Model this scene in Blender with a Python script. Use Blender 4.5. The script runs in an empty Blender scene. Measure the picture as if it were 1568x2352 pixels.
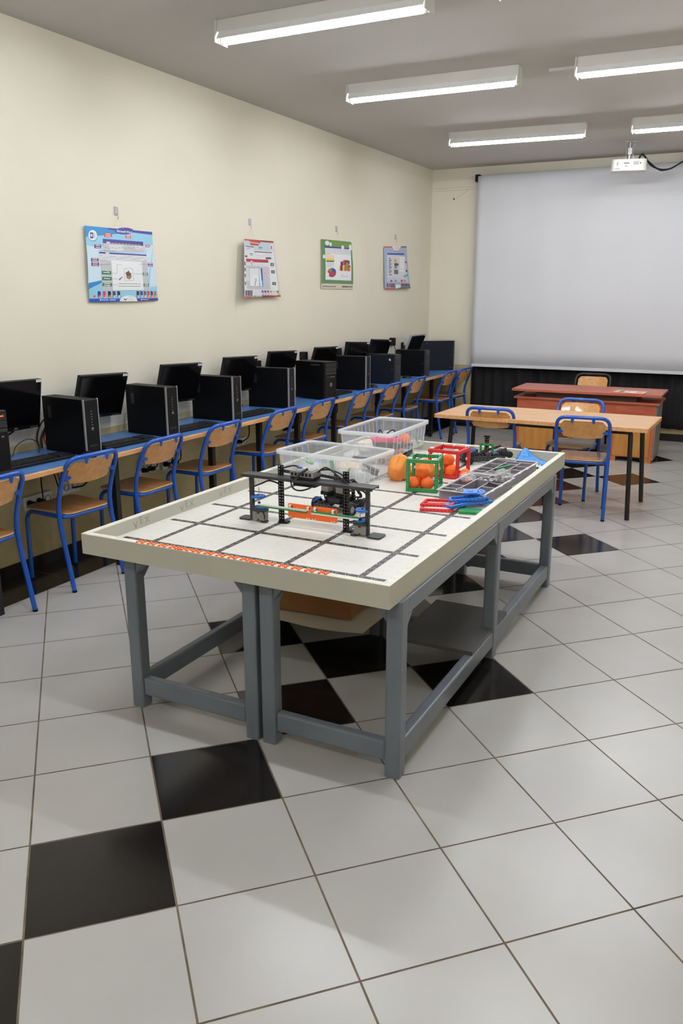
import bpy, math, random
from mathutils import Vector, Matrix
random.seed(7)
PI = math.pi
S = bpy.context.scene
COL = S.collection

# ------------------------------------------------------------------ camera
cam_data = bpy.data.cameras.new('camera')
cam = bpy.data.objects.new('camera', cam_data)
COL.objects.link(cam)
cam_data.sensor_fit = 'VERTICAL'
cam_data.sensor_height = 36.0
cam_data.sensor_width = 24.0
cam_data.lens = 28.6814
cam_data.clip_start = 0.05
_r = Vector((0.8901853684, 0.4555982673, -0.0004782482))
_u = Vector((-0.1169619863, 0.2295442307, 0.9662449689))
_f = Vector((-0.4403293127, 0.8600811968, -0.2576245939))
cam.matrix_world = Matrix(((_r.x, _u.x, -_f.x, 0.99467), (_r.y, _u.y, -_f.y, -1.77344), (_r.z, _u.z, -_f.z, 1.64228), (0, 0, 0, 1)))
S.camera = cam

# ------------------------------------------------------------------ world, exposure
S.view_settings.view_transform = 'Standard'
S.view_settings.look = 'None'
S.view_settings.gamma = 1.0
S.view_settings.use_curve_mapping = False
S.view_settings.exposure = 0.0
TUBE_STRENGTH = 92.0
world = bpy.data.worlds.new('world')
S.world = world
world.use_nodes = True
world.node_tree.nodes['Background'].inputs['Color'].default_value = (0.85, 0.92, 1.0, 1)
world.node_tree.nodes['Background'].inputs['Strength'].default_value = 0.6

# ------------------------------------------------------------------ materials
def lin(c):
    out = []
    for v in c[:3]:
        v = v / 255.0
        out.append(v / 12.92 if v <= 0.04045 else ((v + 0.055) / 1.055) ** 2.4)
    return (out[0], out[1], out[2], 1.0)

MATS = {}
def mat(name, col, rough=0.5, metal=0.0, var=0.06, scale=6.0, bump=0.0, bscale=60.0, stretch=None, spec=0.5, alpha=1.0, emit=None, estr=0.0, col2=None, detail=3.0, coat=0.0, transl=0.0):
    if name in MATS:
        return MATS[name]
    m = bpy.data.materials.new(name)
    m.use_nodes = True
    nt = m.node_tree
    b = nt.nodes['Principled BSDF']
    tc = nt.nodes.new('ShaderNodeTexCoord')
    mp = nt.nodes.new('ShaderNodeMapping')
    nt.links.new(tc.outputs['Object'], mp.inputs['Vector'])
    if stretch:
        mp.inputs['Scale'].default_value = stretch
    nz = nt.nodes.new('ShaderNodeTexNoise')
    nz.inputs['Scale'].default_value = scale
    nz.inputs['Detail'].default_value = detail
    nt.links.new(mp.outputs['Vector'], nz.inputs['Vector'])
    cr = nt.nodes.new('ShaderNodeValToRGB')
    c = lin(col)
    if col2 is None:
        lo = tuple(max(0, v * (1 - var)) for v in c[:3]) + (1,)
        hi = tuple(min(1, v * (1 + var)) for v in c[:3]) + (1,)
    else:
        lo, hi = c, lin(col2)
    cr.color_ramp.elements[0].position = 0.35
    cr.color_ramp.elements[1].position = 0.65
    cr.color_ramp.elements[0].color = lo
    cr.color_ramp.elements[1].color = hi
    nt.links.new(nz.outputs['Fac'], cr.inputs['Fac'])
    nt.links.new(cr.outputs['Color'], b.inputs['Base Color'])
    b.inputs['Roughness'].default_value = rough
    b.inputs['Metallic'].default_value = metal
    b.inputs['Specular IOR Level'].default_value = spec
    b.inputs['Coat Weight'].default_value = coat
    if bump > 0:
        n2 = nt.nodes.new('ShaderNodeTexNoise')
        n2.inputs['Scale'].default_value = bscale
        nt.links.new(mp.outputs['Vector'], n2.inputs['Vector'])
        bp = nt.nodes.new('ShaderNodeBump')
        bp.inputs['Strength'].default_value = bump
        bp.inputs['Distance'].default_value = 0.01
        nt.links.new(n2.outputs['Fac'], bp.inputs['Height'])
        nt.links.new(bp.outputs['Normal'], b.inputs['Normal'])
    if alpha < 1:
        b.inputs['Alpha'].default_value = alpha
    if emit:
        b.inputs['Emission Color'].default_value = lin(emit)
        b.inputs['Emission Strength'].default_value = estr
    MATS[name] = m
    return m

M_WHITE_TILE = mat('white_floor_tile', (180, 178, 174), 0.26, var=0.035, scale=2.2, detail=6)
M_BLACK_TILE = mat('black_floor_tile', (26, 23, 22), 0.16, var=0.15, scale=3.0, spec=0.3)
M_GROUT = mat('brown_grout', (104, 92, 76), 0.9, var=0.3, scale=9.0)
M_WALL = mat('cream_wall_paint', (231, 225, 207), 0.55, var=0.02, scale=1.2, bump=0.05, bscale=25)
M_WALL_LOW = mat('yellow_gloss_wall_paint', (214, 198, 150), 0.35, col2=(188, 170, 118), scale=3.0, bump=0.05, bscale=18, detail=6)
M_CEIL = mat('grey_white_ceiling_paint', (196, 193, 188), 0.8, var=0.02, scale=1.0)
M_SKIRT = mat('black_skirting_tile', (27, 25, 25), 0.2, var=0.2)
M_BLUE = mat('blue_tube_enamel', (16, 80, 176), 0.28, var=0.08, scale=20, coat=0.3)
M_DARKTUBE = mat('black_tube_enamel', (24, 22, 22), 0.3)
M_PLY = mat('beech_plywood', (216, 162, 98), 0.35, col2=(202, 144, 80), scale=3.0, stretch=(1.0, 9.0, 9.0), detail=5, coat=0.2)
M_PLYSEAT = mat('varnished_seat_plywood', (188, 132, 78), 0.3, col2=(166, 110, 60), scale=3.0, stretch=(1.2, 9.0, 9.0), detail=5, coat=0.3)
M_PLYEDGE = mat('plywood_edge', (214, 178, 128), 0.5)
M_WORNSEAT = mat('worn_grey_brown_seat', (128, 108, 92), 0.35, col2=(100, 80, 68), scale=5.0)
M_LAMBLUE = mat('blue_laminate', (86, 137, 196), 0.33, col2=(72, 120, 182), scale=7.0, stretch=(6, 1, 1))
M_WOODEDGE = mat('beech_edge_band', (226, 172, 118), 0.45, col2=(208, 150, 96), scale=6, stretch=(8, 1, 8))
M_RIM = mat('pale_grey_painted_board', (187, 186, 172), 0.5, var=0.03, scale=4, bump=0.04)
M_RIMTOP = mat('white_rim_edge', (222, 219, 206), 0.5, var=0.06, scale=30)
M_FIELD = mat('white_field_tile', (216, 214, 206), 0.4, var=0.02)
M_LINE = mat('black_field_line', (52, 50, 49), 0.45)
M_DOT = mat('field_hole_grey', (150, 147, 140), 0.8)
M_WDOT = mat('field_hole_white', (215, 213, 208), 0.6)
M_ORANGE = mat('orange_plastic', (255, 110, 30), 0.4, var=0.05)
M_FRAME = mat('grey_frame_paint', (108, 116, 126), 0.32, var=0.06, scale=5, bump=0.12, bscale=12)
M_SHELF = mat('dark_grey_board', (84, 84, 84), 0.45, var=0.08, scale=3)
M_BLK = mat('black_plastic', (12, 12, 14), 0.42, var=0.1, spec=0.28)
M_CASE = mat('black_steel_case', (8, 8, 10), 0.5, var=0.1, bump=0.03, bscale=200, spec=0.15)
M_CASE2 = mat('navy_grey_steel_case', (22, 27, 36), 0.5, var=0.08, spec=0.2)
M_SCR = mat('dark_lcd_glass', (8, 8, 10), 0.13, var=0.05)
M_SILV = mat('silver_plastic', (182, 184, 188), 0.3, metal=0.5)
M_STICK = mat('white_label', (226, 226, 224), 0.6)
M_GREYTXT = mat('grey_print', (120, 120, 122), 0.6)
M_REDLED = mat('red_power_light', (255, 60, 20), 0.4, emit=(255, 70, 25), estr=3.0)
M_KEY = mat('black_key', (30, 31, 33), 0.5)
M_SCREEN = mat('white_projection_cloth', (214, 216, 220), 0.75, var=0.015, scale=1.5)
M_CURT = mat('black_curtain_cloth', (16, 16, 20), 0.9, var=0.2)
M_REDWOOD = mat('reddish_brown_laminate', (196, 104, 74), 0.35, col2=(178, 88, 60), scale=4, stretch=(1, 7, 7), coat=0.2)
M_YELWOOD = mat('honey_wood_panel', (196, 138, 66), 0.4, col2=(180, 122, 54), scale=4, stretch=(6, 6, 1))
M_ORGWOOD = mat('orange_edge_band', (196, 92, 44), 0.4)
M_TABLETOP = mat('pale_beech_laminate', (220, 178, 134), 0.35, col2=(208, 164, 120), scale=3, stretch=(1, 7, 1))
M_LAMP = mat('white_lamp_housing', (206, 203, 196), 0.5, var=0.02)
M_LAMPREF = mat('white_reflector_enamel', (238, 238, 236), 0.3, var=0.01)
M_TUBE = mat('lit_fluorescent_glass', (255, 255, 255), 0.4, var=0.0, emit=(246, 249, 255), estr=TUBE_STRENGTH)
M_WPLAS = mat('white_plastic', (224, 223, 218), 0.4, var=0.02)
M_GPLAS = mat('grey_plastic', (128, 126, 122), 0.42, var=0.04)
M_DGPLAS = mat('charcoal_plastic', (44, 45, 47), 0.42, var=0.06)
M_TRAY = mat('grey_tray_plastic', (140, 134, 140), 0.35, var=0.04)
M_TRAYRIM = mat('pale_tray_rim', (202, 198, 200), 0.35, var=0.04)
M_RBLUE = mat('bright_blue_plastic', (24, 110, 205), 0.35, var=0.05)
M_RRED = mat('bright_red_plastic', (214, 26, 32), 0.35, var=0.05)
M_RGREEN = mat('bright_green_plastic', (18, 130, 62), 0.35, var=0.05)
M_BALL = mat('orange_foam_ball', (252, 112, 38), 0.7, var=0.03)
M_BAG = mat('translucent_orange_bag', (250, 160, 60), 0.35, col2=(240, 140, 40), scale=12, alpha=0.85)
M_BIN = mat('clear_frosted_bin', (232, 236, 240), 0.22, var=0.0, alpha=0.30)
M_BINRIB = mat('frosted_bin_rib', (238, 241, 244), 0.25, var=0.0, alpha=0.34)
M_BINRIM = mat('frosted_bin_rim', (236, 239, 242), 0.25, var=0.0, alpha=0.62)
M_CLEAR = mat('clear_plastic_bag', (236, 238, 240), 0.15, var=0.0, alpha=0.30)
M_CARD = mat('brown_cardboard', (150, 104, 62), 0.8, col2=(134, 90, 52), scale=4)
M_PAPER = mat('cream_paper', (222, 214, 196), 0.8)
M_BLUEPAPER = mat('blue_printed_sheet', (40, 134, 214), 0.5)
M_PINK = mat('pink_plastic', (228, 46, 104), 0.4)
M_METAL = mat('brushed_steel', (170, 170, 168), 0.35, metal=0.9)
M_TAN = mat('tan_card', (214, 184, 140), 0.8)
M_CABLE = mat('black_cable', (20, 20, 20), 0.5)
M_ORCABLE = mat('orange_red_cable', (214, 66, 34), 0.5)
M_RUBBER = mat('black_rubber', (24, 24, 25), 0.7, bump=0.2, bscale=150)
M_TEXT = mat('grey_pencil_marker', (150, 149, 140), 0.7)
M_BROWNW = mat('varnished_dark_gap', (70, 48, 38), 0.5)
M_HOOK = mat('pale_lilac_hook_plastic', (186, 178, 190), 0.5)
M_NYLON = mat('white_nylon_thread', (226, 214, 204), 0.6)

# ------------------------------------------------------------------ mesh builder
class MB:
    def __init__(s):
        s.v = []; s.f = []; s.mi = []; s.sm = []; s.mats = []
    def _m(s, m):
        if m not in s.mats:
            s.mats.append(m)
        return s.mats.index(m)
    def add(s, vs, fs, m, smooth=False, T=None):
        k = len(s.v); mi = s._m(m)
        for p in vs:
            p = Vector(p)
            s.v.append(tuple(T @ p) if T is not None else tuple(p))
        for f in fs:
            s.f.append([k + i for i in f]); s.mi.append(mi); s.sm.append(smooth)
        return s
    def box(s, x0, x1, y0, y1, z0, z1, m, T=None):
        vs = [(x0, y0, z0), (x1, y0, z0), (x1, y1, z0), (x0, y1, z0), (x0, y0, z1), (x1, y0, z1), (x1, y1, z1), (x0, y1, z1)]
        fs = [(0, 3, 2, 1), (4, 5, 6, 7), (0, 1, 5, 4), (1, 2, 6, 5), (2, 3, 7, 6), (3, 0, 4, 7)]
        return s.add(vs, fs, m, False, T)
    def cbox(s, c, d, m, T=None):
        return s.box(c[0]-d[0]/2, c[0]+d[0]/2, c[1]-d[1]/2, c[1]+d[1]/2, c[2]-d[2]/2, c[2]+d[2]/2, m, T)
    def poly(s, pts, z0, z1, m, T=None, smooth=False):
        n = len(pts)
        vs = [(p[0], p[1], z0) for p in pts] + [(p[0], p[1], z1) for p in pts]
        fs = [tuple(range(n))[::-1], tuple(range(n, 2*n))]
        s.add(vs, fs, m, False, T)
        k = [(i, (i+1) % n, n+(i+1) % n, n+i) for i in range(n)]
        return s.add(vs, k, m, smooth, T)
    def cyl(s, a, b, r, m, seg=12, r2=None, T=None, cap=True):
        a = Vector(a); b = Vector(b); d = (b-a).normalized()
        t = Vector((0, 0, 1)) if abs(d.z) < .9 else Vector((1, 0, 0))
        u = d.cross(t).normalized(); w = d.cross(u)
        r2 = r if r2 is None else r2
        vs = []
        for c, rr in ((a, r), (b, r2)):
            for i in range(seg):
                an = 2*PI*i/seg
                vs.append(c + (u*math.cos(an) + w*math.sin(an))*rr)
        s.add(vs, [(i, (i+1) % seg, seg+(i+1) % seg, seg+i)[::-1] for i in range(seg)], m, True, T)
        if cap:
            s.add(vs, [tuple(range(seg)), tuple(range(seg, 2*seg))[::-1]], m, False, T)
        return s
    def tube(s, pts, r, m, seg=10, closed=False, T=None, rz=None):
        pts = [Vector(p) for p in pts]; n = len(pts); vs = []
        prev = None
        for i, p in enumerate(pts):
            if closed:
                d = (pts[(i+1) % n]-pts[i-1])
            else:
                d = pts[min(i+1, n-1)]-pts[max(i-1, 0)]
            d.normalize()
            if prev is None:
                t = Vector((0, 0, 1)) if abs(d.z) < .9 else Vector((1, 0, 0))
                u = d.cross(t).normalized()
            else:
                u = (prev - d*prev.dot(d))
                u = u.normalized() if u.length > 1e-6 else prev
            prev = u
            w = d.cross(u)
            for k in range(seg):
                an = 2*PI*k/seg
                vs.append(p + (u*math.cos(an) + w*math.sin(an))*r)
        fs = []
        R = n if closed else n-1
        for i in range(R):
            for k in range(seg):
                a = i*seg+k; b = i*seg+(k+1) % seg
                j = (i+1) % n
                c = j*seg+(k+1) % seg; e = j*seg+k
                fs.append((a, b, c, e))
        s.add(vs, fs, m, True, T)
        if not closed:
            s.add(vs[:seg], [tuple(range(seg))[::-1]], m, False, T)
            s.add(vs[-seg:], [tuple(range(seg))], m, False, T)
        return s
    def lathe(s, prof, c, m, seg=20, T=None, axis='z'):
        n = len(prof); vs = []
        for (r, z) in prof:
            for k in range(seg):
                an = 2*PI*k/seg
                if axis == 'z':
                    vs.append((c[0]+r*math.cos(an), c[1]+r*math.sin(an), c[2]+z))
                elif axis == 'x':
                    vs.append((c[0]+z, c[1]+r*math.cos(an), c[2]+r*math.sin(an)))
                else:
                    vs.append((c[0]+r*math.sin(an), c[1]+z, c[2]+r*math.cos(an)))
        fs = []
        for i in range(n-1):
            for k in range(seg):
                fs.append((i*seg+k, i*seg+(k+1) % seg, (i+1)*seg+(k+1) % seg, (i+1)*seg+k))
        return s.add(vs, fs, m, True, T)
    def sphere(s, c, r, m, seg=20, sq=1.0, T=None):
        n = seg//2
        prof = [(r*math.sin(PI*i/n)+1e-5, -r*sq*math.cos(PI*i/n)) for i in range(n+1)]
        return s.lathe(prof, c, m, seg, T)
    def build(s, name, parent=None, loc=None, bevel=0.0, bseg=2, T=None):
        me = bpy.data.meshes.new(name)
        me.from_pydata(s.v, [], s.f)
        for m in s.mats:
            me.materials.append(m)
        me.polygons.foreach_set('material_index', s.mi)
        me.polygons.foreach_set('use_smooth', s.sm)
        me.update()
        o = bpy.data.objects.new(name, me)
        COL.objects.link(o)
        if parent is not None:
            o.parent = parent
        if loc is not None:
            o.location = loc
        if bevel > 0:
            b = o.modifiers.new('bevel', 'BEVEL')
            b.width = bevel; b.segments = bseg; b.limit_method = 'ANGLE'; b.angle_limit = math.radians(40)
        return o

def fillet(pts, r, n=5, closed=False):
    pts = [Vector(p) for p in pts]; out = []
    N = len(pts)
    rr = r if isinstance(r, (list, tuple)) else [r]*N
    for i, p in enumerate(pts):
        if not closed and (i == 0 or i == N-1) or rr[i] <= 0:
            out.append(p); continue
        a = pts[i-1]-p; b = pts[(i+1) % N]-p
        t = min(rr[i], a.length*.49, b.length*.49)
        A = p+a.normalized()*t; B = p+b.normalized()*t
        for k in range(n+1):
            q = k/n
            out.append(A*(1-q)**2 + p*2*q*(1-q) + B*q*q)
    return out

def smoothline(pts, n=6):
    P = [Vector(p) for p in pts]; out = []
    P = [P[0]*2-P[1]]+P+[P[-1]*2-P[-2]]
    for i in range(1, len(P)-2):
        for k in range(n):
            t = k/n
            a, b, c, d = P[i-1], P[i], P[i+1], P[i+2]
            out.append(((b*2)+(c-a)*t+(a*2-b*5+c*4-d)*t*t+(b*3-a-c*3+d)*t**3)*.5)
    out.append(P[-2])
    return out

def tag(o, label=None, cat=None, group=None, kind=None):
    if label: o['label'] = label
    if cat: o['category'] = cat
    if group: o['group'] = group
    if kind: o['kind'] = kind
    return o

def thing(name, label, cat, loc=(0, 0, 0), rz=0.0, group=None):
    o = bpy.data.objects.new(name, None)
    o.empty_display_size = .05
    COL.objects.link(o)
    o.location = loc; o.rotation_euler = (0, 0, math.radians(rz))
    return tag(o, label, cat, group)

def copy_tree(o, parent=None):
    kids = list(o.children)
    c = o.copy(); COL.objects.link(c)
    if parent is not None:
        c.parent = parent
    for ch in kids:
        copy_tree(ch, c)
    return c

def place(root, loc, rz, label, group=None, rot=None):
    root.location = loc
    root.rotation_euler = rot if rot is not None else (0, 0, math.radians(rz))
    root['label'] = label
    if group: root['group'] = group
    return root

def text_polys(txt, size=1.0, bold=0.0):
    cu = bpy.data.curves.new('lettering', 'FONT')
    cu.body = txt; cu.size = size; cu.offset = bold; cu.resolution_u = 3
    cu.align_x = 'CENTER'; cu.align_y = 'CENTER'
    o = bpy.data.objects.new('lettering', cu)
    COL.objects.link(o)
    dg = bpy.context.evaluated_depsgraph_get()
    dg.update()
    me = bpy.data.meshes.new_from_object(o.evaluated_get(dg))
    vs = [tuple(v.co) for v in me.vertices]
    fs = [tuple(p.vertices) for p in me.polygons]
    bpy.data.objects.remove(o); bpy.data.meshes.remove(me); bpy.data.curves.remove(cu)
    return vs, fs

# ------------------------------------------------------------------ setting
XL, XR, YF, YB, ZC = -2.89, 1.95, -3.6, 8.27, 3.11
TS = 0.4
def clip_poly(poly, x0, x1, y0, y1):
    def cut(P, f):
        out = []
        for i in range(len(P)):
            a, b = P[i-1], P[i]
            fa, fb = f(a), f(b)
            if fa >= 0 and fb >= 0: out.append(b)
            elif fa >= 0 > fb or fb >= 0 > fa:
                t = fa/(fa-fb); q = (a[0]+(b[0]-a[0])*t, a[1]+(b[1]-a[1])*t)
                out.append(q)
                if fb >= 0: out.append(b)
        return out
    for f in (lambda p: p[0]-x0, lambda p: x1-p[0], lambda p: p[1]-y0, lambda p: y1-p[1]):
        poly = cut(poly, f)
        if len(poly) < 3: return []
    return poly

BLACK = {(-3, 0), (-2, -1), (-1, -2), (0, -3), (1, -4), (2, -5), (3, -6), (4, -7), (5, -8), (6, -9), (7, -10), (8, -11), (9, -12), (10, -13),
         (2, -3), (0, -5), (6, -7), (4, -9), (10, -11), (8, -13), (12, -13), (11, -14), (-4, 1), (-5, 2)}
BORDER = -2.527
fl = MB()
fl.box(XL, XR, YF, YB, -0.12, -0.0012, M_GROUT)
R2 = math.sqrt(.5)
g = 0.0030
for i in range(-26, 30):
    for j in range(-30, 22):
        a, b = g/TS, 1-g/TS
        P = [((i+p+j+q)*R2*TS, (i+p-j-q)*R2*TS) for p, q in ((a, b), (b, b), (b, a), (a, a))]
        P = clip_poly(P, BORDER+g, XR, YF, YB)
        if len(P) >= 3:
            fl.add([(p[0], p[1], 0) for p in P], [tuple(range(len(P)))], M_BLACK_TILE if (i, j) in BLACK else M_WHITE_TILE)
y = YF
while y < YB:                      # black border laid along the left wall
    P = clip_poly([(XL, y+.002), (BORDER-.001, y+.002), (BORDER-.001, y+.398), (XL, y+.398)], XL, 9, YF, YB)
    fl.add([(p[0], p[1], 0) for p in P], [tuple(range(len(P)))], M_BLACK_TILE)
    y += .4
tag(fl.build('floor'), kind='structure')
def wall(name, x0, x1, y0, y1):
    w = MB()
    w.box(x0, x1, y0, y1, 0.78, ZC, M_WALL)
    w.box(x0, x1, y0, y1, -0.12, 0.78, M_WALL_LOW)
    return tag(w.build(name), kind='structure')
wall('wall_left', XL-.12, XL, YF-.12, YB+.12)
wall('wall_back', XL, XR, YB, YB+.12)
wall('wall_right', XR, XR+.12, YF-.12, YB+.12)
wall('wall_front', XL, XR, YF-.12, YF)
tag(MB().box(XL-.12, XR+.12, YF-.12, YB+.12, ZC, ZC+.1, M_CEIL).build('ceiling'), kind='structure')
sk = MB()
y = YF
while y < YB:
    sk.box(XL, XL+.008, y+.001, min(y+.399, YB), 0.0, .075, M_SKIRT); y += .4
tag(sk.build('baseboard_left'), kind='structure')
sk = MB(); x = XL+.01
while x < XR:
    sk.box(x, min(x+.398, XR), YB-.008, YB, 0.0, .085, M_SKIRT); x += .4
tag(sk.build('baseboard_back'), kind='structure')

# ------------------------------------------------------------------ ceiling lamps
def make_lamp():
    root = thing('fluorescent_lamp', 'lamp', 'ceiling lamp')
    h = MB()
    h.box(-.62, .62, -.034, .034, -.062, 0, M_LAMP)
    for sx in (-1, 1):
        h.poly([(-.045, -.002), (.045, -.002), (.062, -.118), (-.062, -.118)], -.004, .004, M_LAMP, Matrix(((0, 0, 1, sx*.622), (1, 0, 0, 0), (0, 1, 0, 0), (0, 0, 0, 1))))
    h.build('housing', root, bevel=.003)
    r = MB()
    for sy in (-1, 1):
        r.add([(-.612, sy*.03, -.060), (.612, sy*.03, -.060), (.612, sy*.060, -.102), (-.612, sy*.060, -.102),
               (-.612, sy*.03, -.063), (.612, sy*.03, -.063), (.612, sy*.058, -.103), (-.612, sy*.058, -.103)],
              [(0, 1, 2, 3), (7, 6, 5, 4), (0, 4, 5, 1), (2, 6, 7, 3), (1, 5, 6, 2), (3, 7, 4, 0)], M_LAMPREF)
    r.box(-.612, .612, -.03, .03, -.066, -.0625, M_LAMPREF)
    r.build('reflector', root)
    MB().cyl((-.588, 0, -.104), (.588, 0, -.104), .0190, M_TUBE, 14).build('glowing_tube', root)
    for sx in (-1, 1):
        e = MB()
        e.cbox((sx*.603, 0, -.088), (.016, .03, .06), M_WPLAS)
        e.build('lamp_holder', root, bevel=.003)
    return root
lamp0 = make_lamp()
lamps = [(-1.302, 2.45, 0.2, 'white fluorescent batten lamp on the ceiling, largest one in view, above the left posters'),
         (-1.302, 4.077, 1.9, 'white fluorescent batten lamp on the ceiling, second from the front of the left row'),
         (-1.268, 6.16, 4.5, 'white fluorescent batten lamp on the ceiling, farthest of the left row near the back wall'),
         (0.315, 4.12, 2.2, 'white fluorescent batten lamp with a grey conduit running beside it'),
         (0.355, 6.24, 2.5, 'white fluorescent batten lamp just before the hanging projector'),
         (0.29, 2.42, 0.5, 'white fluorescent batten lamp barely entering the top edge of the photo'),
         (-1.302, 0.6, 0, 'added white fluorescent batten lamp, unseen above the near side, left row'),  # this and the next: unseen lamps, rows assumed to continue, added for light
         (0.315, 0.6, 0, 'added white fluorescent batten lamp, unseen above the near side, right row'),
         (-1.302, -2.2, 0, 'added white fluorescent batten lamp, unseen behind the camera, left row'),  # unseen pair added behind the camera to brighten the camera-facing sides
         (0.315, -2.2, 0, 'added white fluorescent batten lamp, unseen behind the camera, right row')]
for k, (x, y, a, lab) in enumerate(lamps):
    o = lamp0 if k == 0 else copy_tree(lamp0)
    place(o, (x, y, ZC), a, lab, 'ceiling batten lamps')
tag(MB().box(-.53, XR, 4.27, 4.295, ZC-.016, ZC, M_LAMP).build('cable_duct'), 'thin grey-white cable duct on the ceiling behind the right lamp', 'cable duct')

# ------------------------------------------------------------------ projection screen wall
sc = MB()
W0, W1, Z0, Z1 = -2.26, .9, .80, 2.985
nx, nz = 60, 12
vs = []
def fold(x, z):
    t = (Z1-z)/(Z1-Z0)
    return 8.12 - .006*math.sin((x*5.2)+t*.6) - .004*math.sin(x*13+1)*(1-t*.5) - .012*math.exp(-((x+1.52-.12*t)/.10)**2)*(1-t*.4) + .008*math.exp(-((x+1.2)/.12)**2)
for kz in range(nz+1):
    for kx in range(nx+1):
        x = W0+(W1-W0)*kx/nx; z = Z0+(Z1-Z0)*kz/nz
        vs.append((x, fold(x, z), z))
fs = []
for kz in range(nz):
    for kx in range(nx):
        a = kz*(nx+1)+kx; fs.append((a, a+1, a+nx+2, a+nx+1))
sc.add(vs, fs, M_SCREEN, True)
scr = thing('projection_screen', 'large white pull-down projection screen hanging on the back wall', 'projection screen', (0, 0, 0))
cloth = sc.build('screen_cloth', scr)
sd = cloth.modifiers.new('thickness', 'SOLIDIFY'); sd.thickness = .002
MB().box(W0+.01, W1, 8.10, 8.135, Z0-.022, Z0+.012, M_SCREEN).build('bottom_bar', scr, bevel=.004)
MB().cyl((W0+.03, 8.17, 2.975), (W1, 8.17, 2.975), .03, M_SCREEN, 16).build('roller', scr)
b = MB(); b.box(W0-.045, W0+.005, 8.14, 8.268, 2.93, 3.01, M_BLK); b.box(W0-.055, W0-.02, 8.20, 8.268, 2.96, 2.985, M_BLK)
b.build('end_bracket', scr, bevel=.003)
cu = MB(); nx, nz = 200, 6; vs = []; fs = []
for kz in range(nz+1):
    for kx in range(nx+1):
        x = -2.28+3.2*kx/nx; z = .15+.72*kz/nz
        vs.append((x, 8.205+.018*math.sin(x*46+.8*math.sin(x*9))+.007*math.sin(x*21+z*2), z))
for kz in range(nz):
    for kx in range(nx):
        a = kz*(nx+1)+kx; fs.append((a, a+1, a+nx+2, a+nx+1))
cu.add(vs, fs, M_CURT, True)
cur = cu.build('black_curtain')
tag(cur, 'black pleated curtain hanging below the projection screen', 'curtain')
sd = cur.modifiers.new('thickness', 'SOLIDIFY'); sd.thickness = .003
MB_ = MB(); MB_.cyl((-2.28, 8.235, .872), (.92, 8.235, .872), .009, M_DARKTUBE); MB_.build('curtain_rod', cur)
c = MB(); c.box(-2.888, -2.30, 8.255, 8.27, 2.893, 2.905, M_WALL); c.box(-2.888, -2.30, 8.25, 8.27, 2.862, 2.875, M_WALL)
tag(c.build('wall_conduit'), 'cream double conduit on the back wall left of the screen', 'conduit')
c = MB(); c.tube([(-2.42, 8.262, 2.86), (-2.5, 8.262, 2.81), (-2.605, 8.262, 2.765)], .003, M_WALL, 6); c.cyl((-2.605, 8.27, 2.765), (-2.605, 8.26, 2.765), .01, M_BLK, 8)
tag(c.build('dangling_wire'), 'short thin wire ending at a small hole in the back wall', 'wire')

# projector
pr = thing('ceiling_projector', 'white projector hanging from the ceiling in front of the screen', 'projector', (-.45, 7.36, 2.84), 14)
b = MB()
oc = []
for (x, y) in ((-.165, -.11), (.165, -.11), (.165, .11), (-.165, .11)):
    oc.append(Vector((x, y, 0)))
ring = fillet(oc, .06, 6, True)
b.poly([(p.x, p.y) for p in ring], -.012, .095, M_WPLAS, smooth=True)
b.build('body', pr, bevel=.006)
for (x0, x1, z0, z1, m) in ((-.12, -.112, .05, .065, M_GREYTXT), (-.125, -.108, .038, .042, M_GREYTXT), (-.055, -.005, .052, .062, M_GREYTXT), (.035, .085, .04, .072, mat('pale_vent', (186, 184, 180), .6)), (-.045, -.02, .024, .04, mat('pale_vent', (186, 184, 180), .6)), (-.14, -.09, .004, .008, M_GREYTXT)):
    MB().box(x0, x1, -.1125, -.110, z0, z1, m).build('printed_mark', pr)
MB().cyl((.1, -.1125, .055), (.1, -.105, .055), .006, M_BLK, 10).build('socket_hole', pr)
b = MB(); b.box(-.06, .06, -.05, .05, .095, .10, M_DGPLAS); b.cyl((.0, 0, .10), (.0, 0, .27), .017, M_METAL, 12); b.box(-.02, .02, -.02, .02, .15, .21, M_METAL); b.box(-.05, .05, -.04, .04, .262, .27, M_METAL)
for sx in (-1, 1): b.tube([(sx*.045, 0, .1), (sx*.03, 0, .16), (sx*.045, 0, .262)], .004, M_METAL, 6)
b.build('ceiling_mount', pr)
b = MB(); b.tube(smoothline([(-.37, 7.39, 2.93), (-.345, 7.40, 2.985), (-.31, 7.42, 2.97), (-.26, 7.5, 2.90), (-.18, 7.6, 2.865), (-.10, 7.75, 2.885), (-.03, 7.95, 2.96), (.02, 8.05, 3.0)]), .009, M_CABLE, 8)
b.tube(smoothline([(-.37, 7.40, 2.93), (-.335, 7.41, 2.995), (-.29, 7.45, 2.94), (-.22, 7.52, 2.88), (-.17, 7.6, 2.855), (-.12, 7.7, 2.87)]), .007, M_CABLE, 8)
tag(b.build('projector_cable'), 'black cable looping from the projector to a duct on the right', 'cable')
tag(MB().box(0.015, XR, 8.03, 8.07, 2.985, ZC, M_LAMP).build('ceiling_trunking'), 'beige trunking box at the ceiling right of the projector', 'trunking')

# ------------------------------------------------------------------ chairs
def rounded(pts, r, n=5):
    return [(p.x, p.y) for p in fillet([Vector((a, b, 0)) for a, b in pts], r, n, True)]

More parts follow.
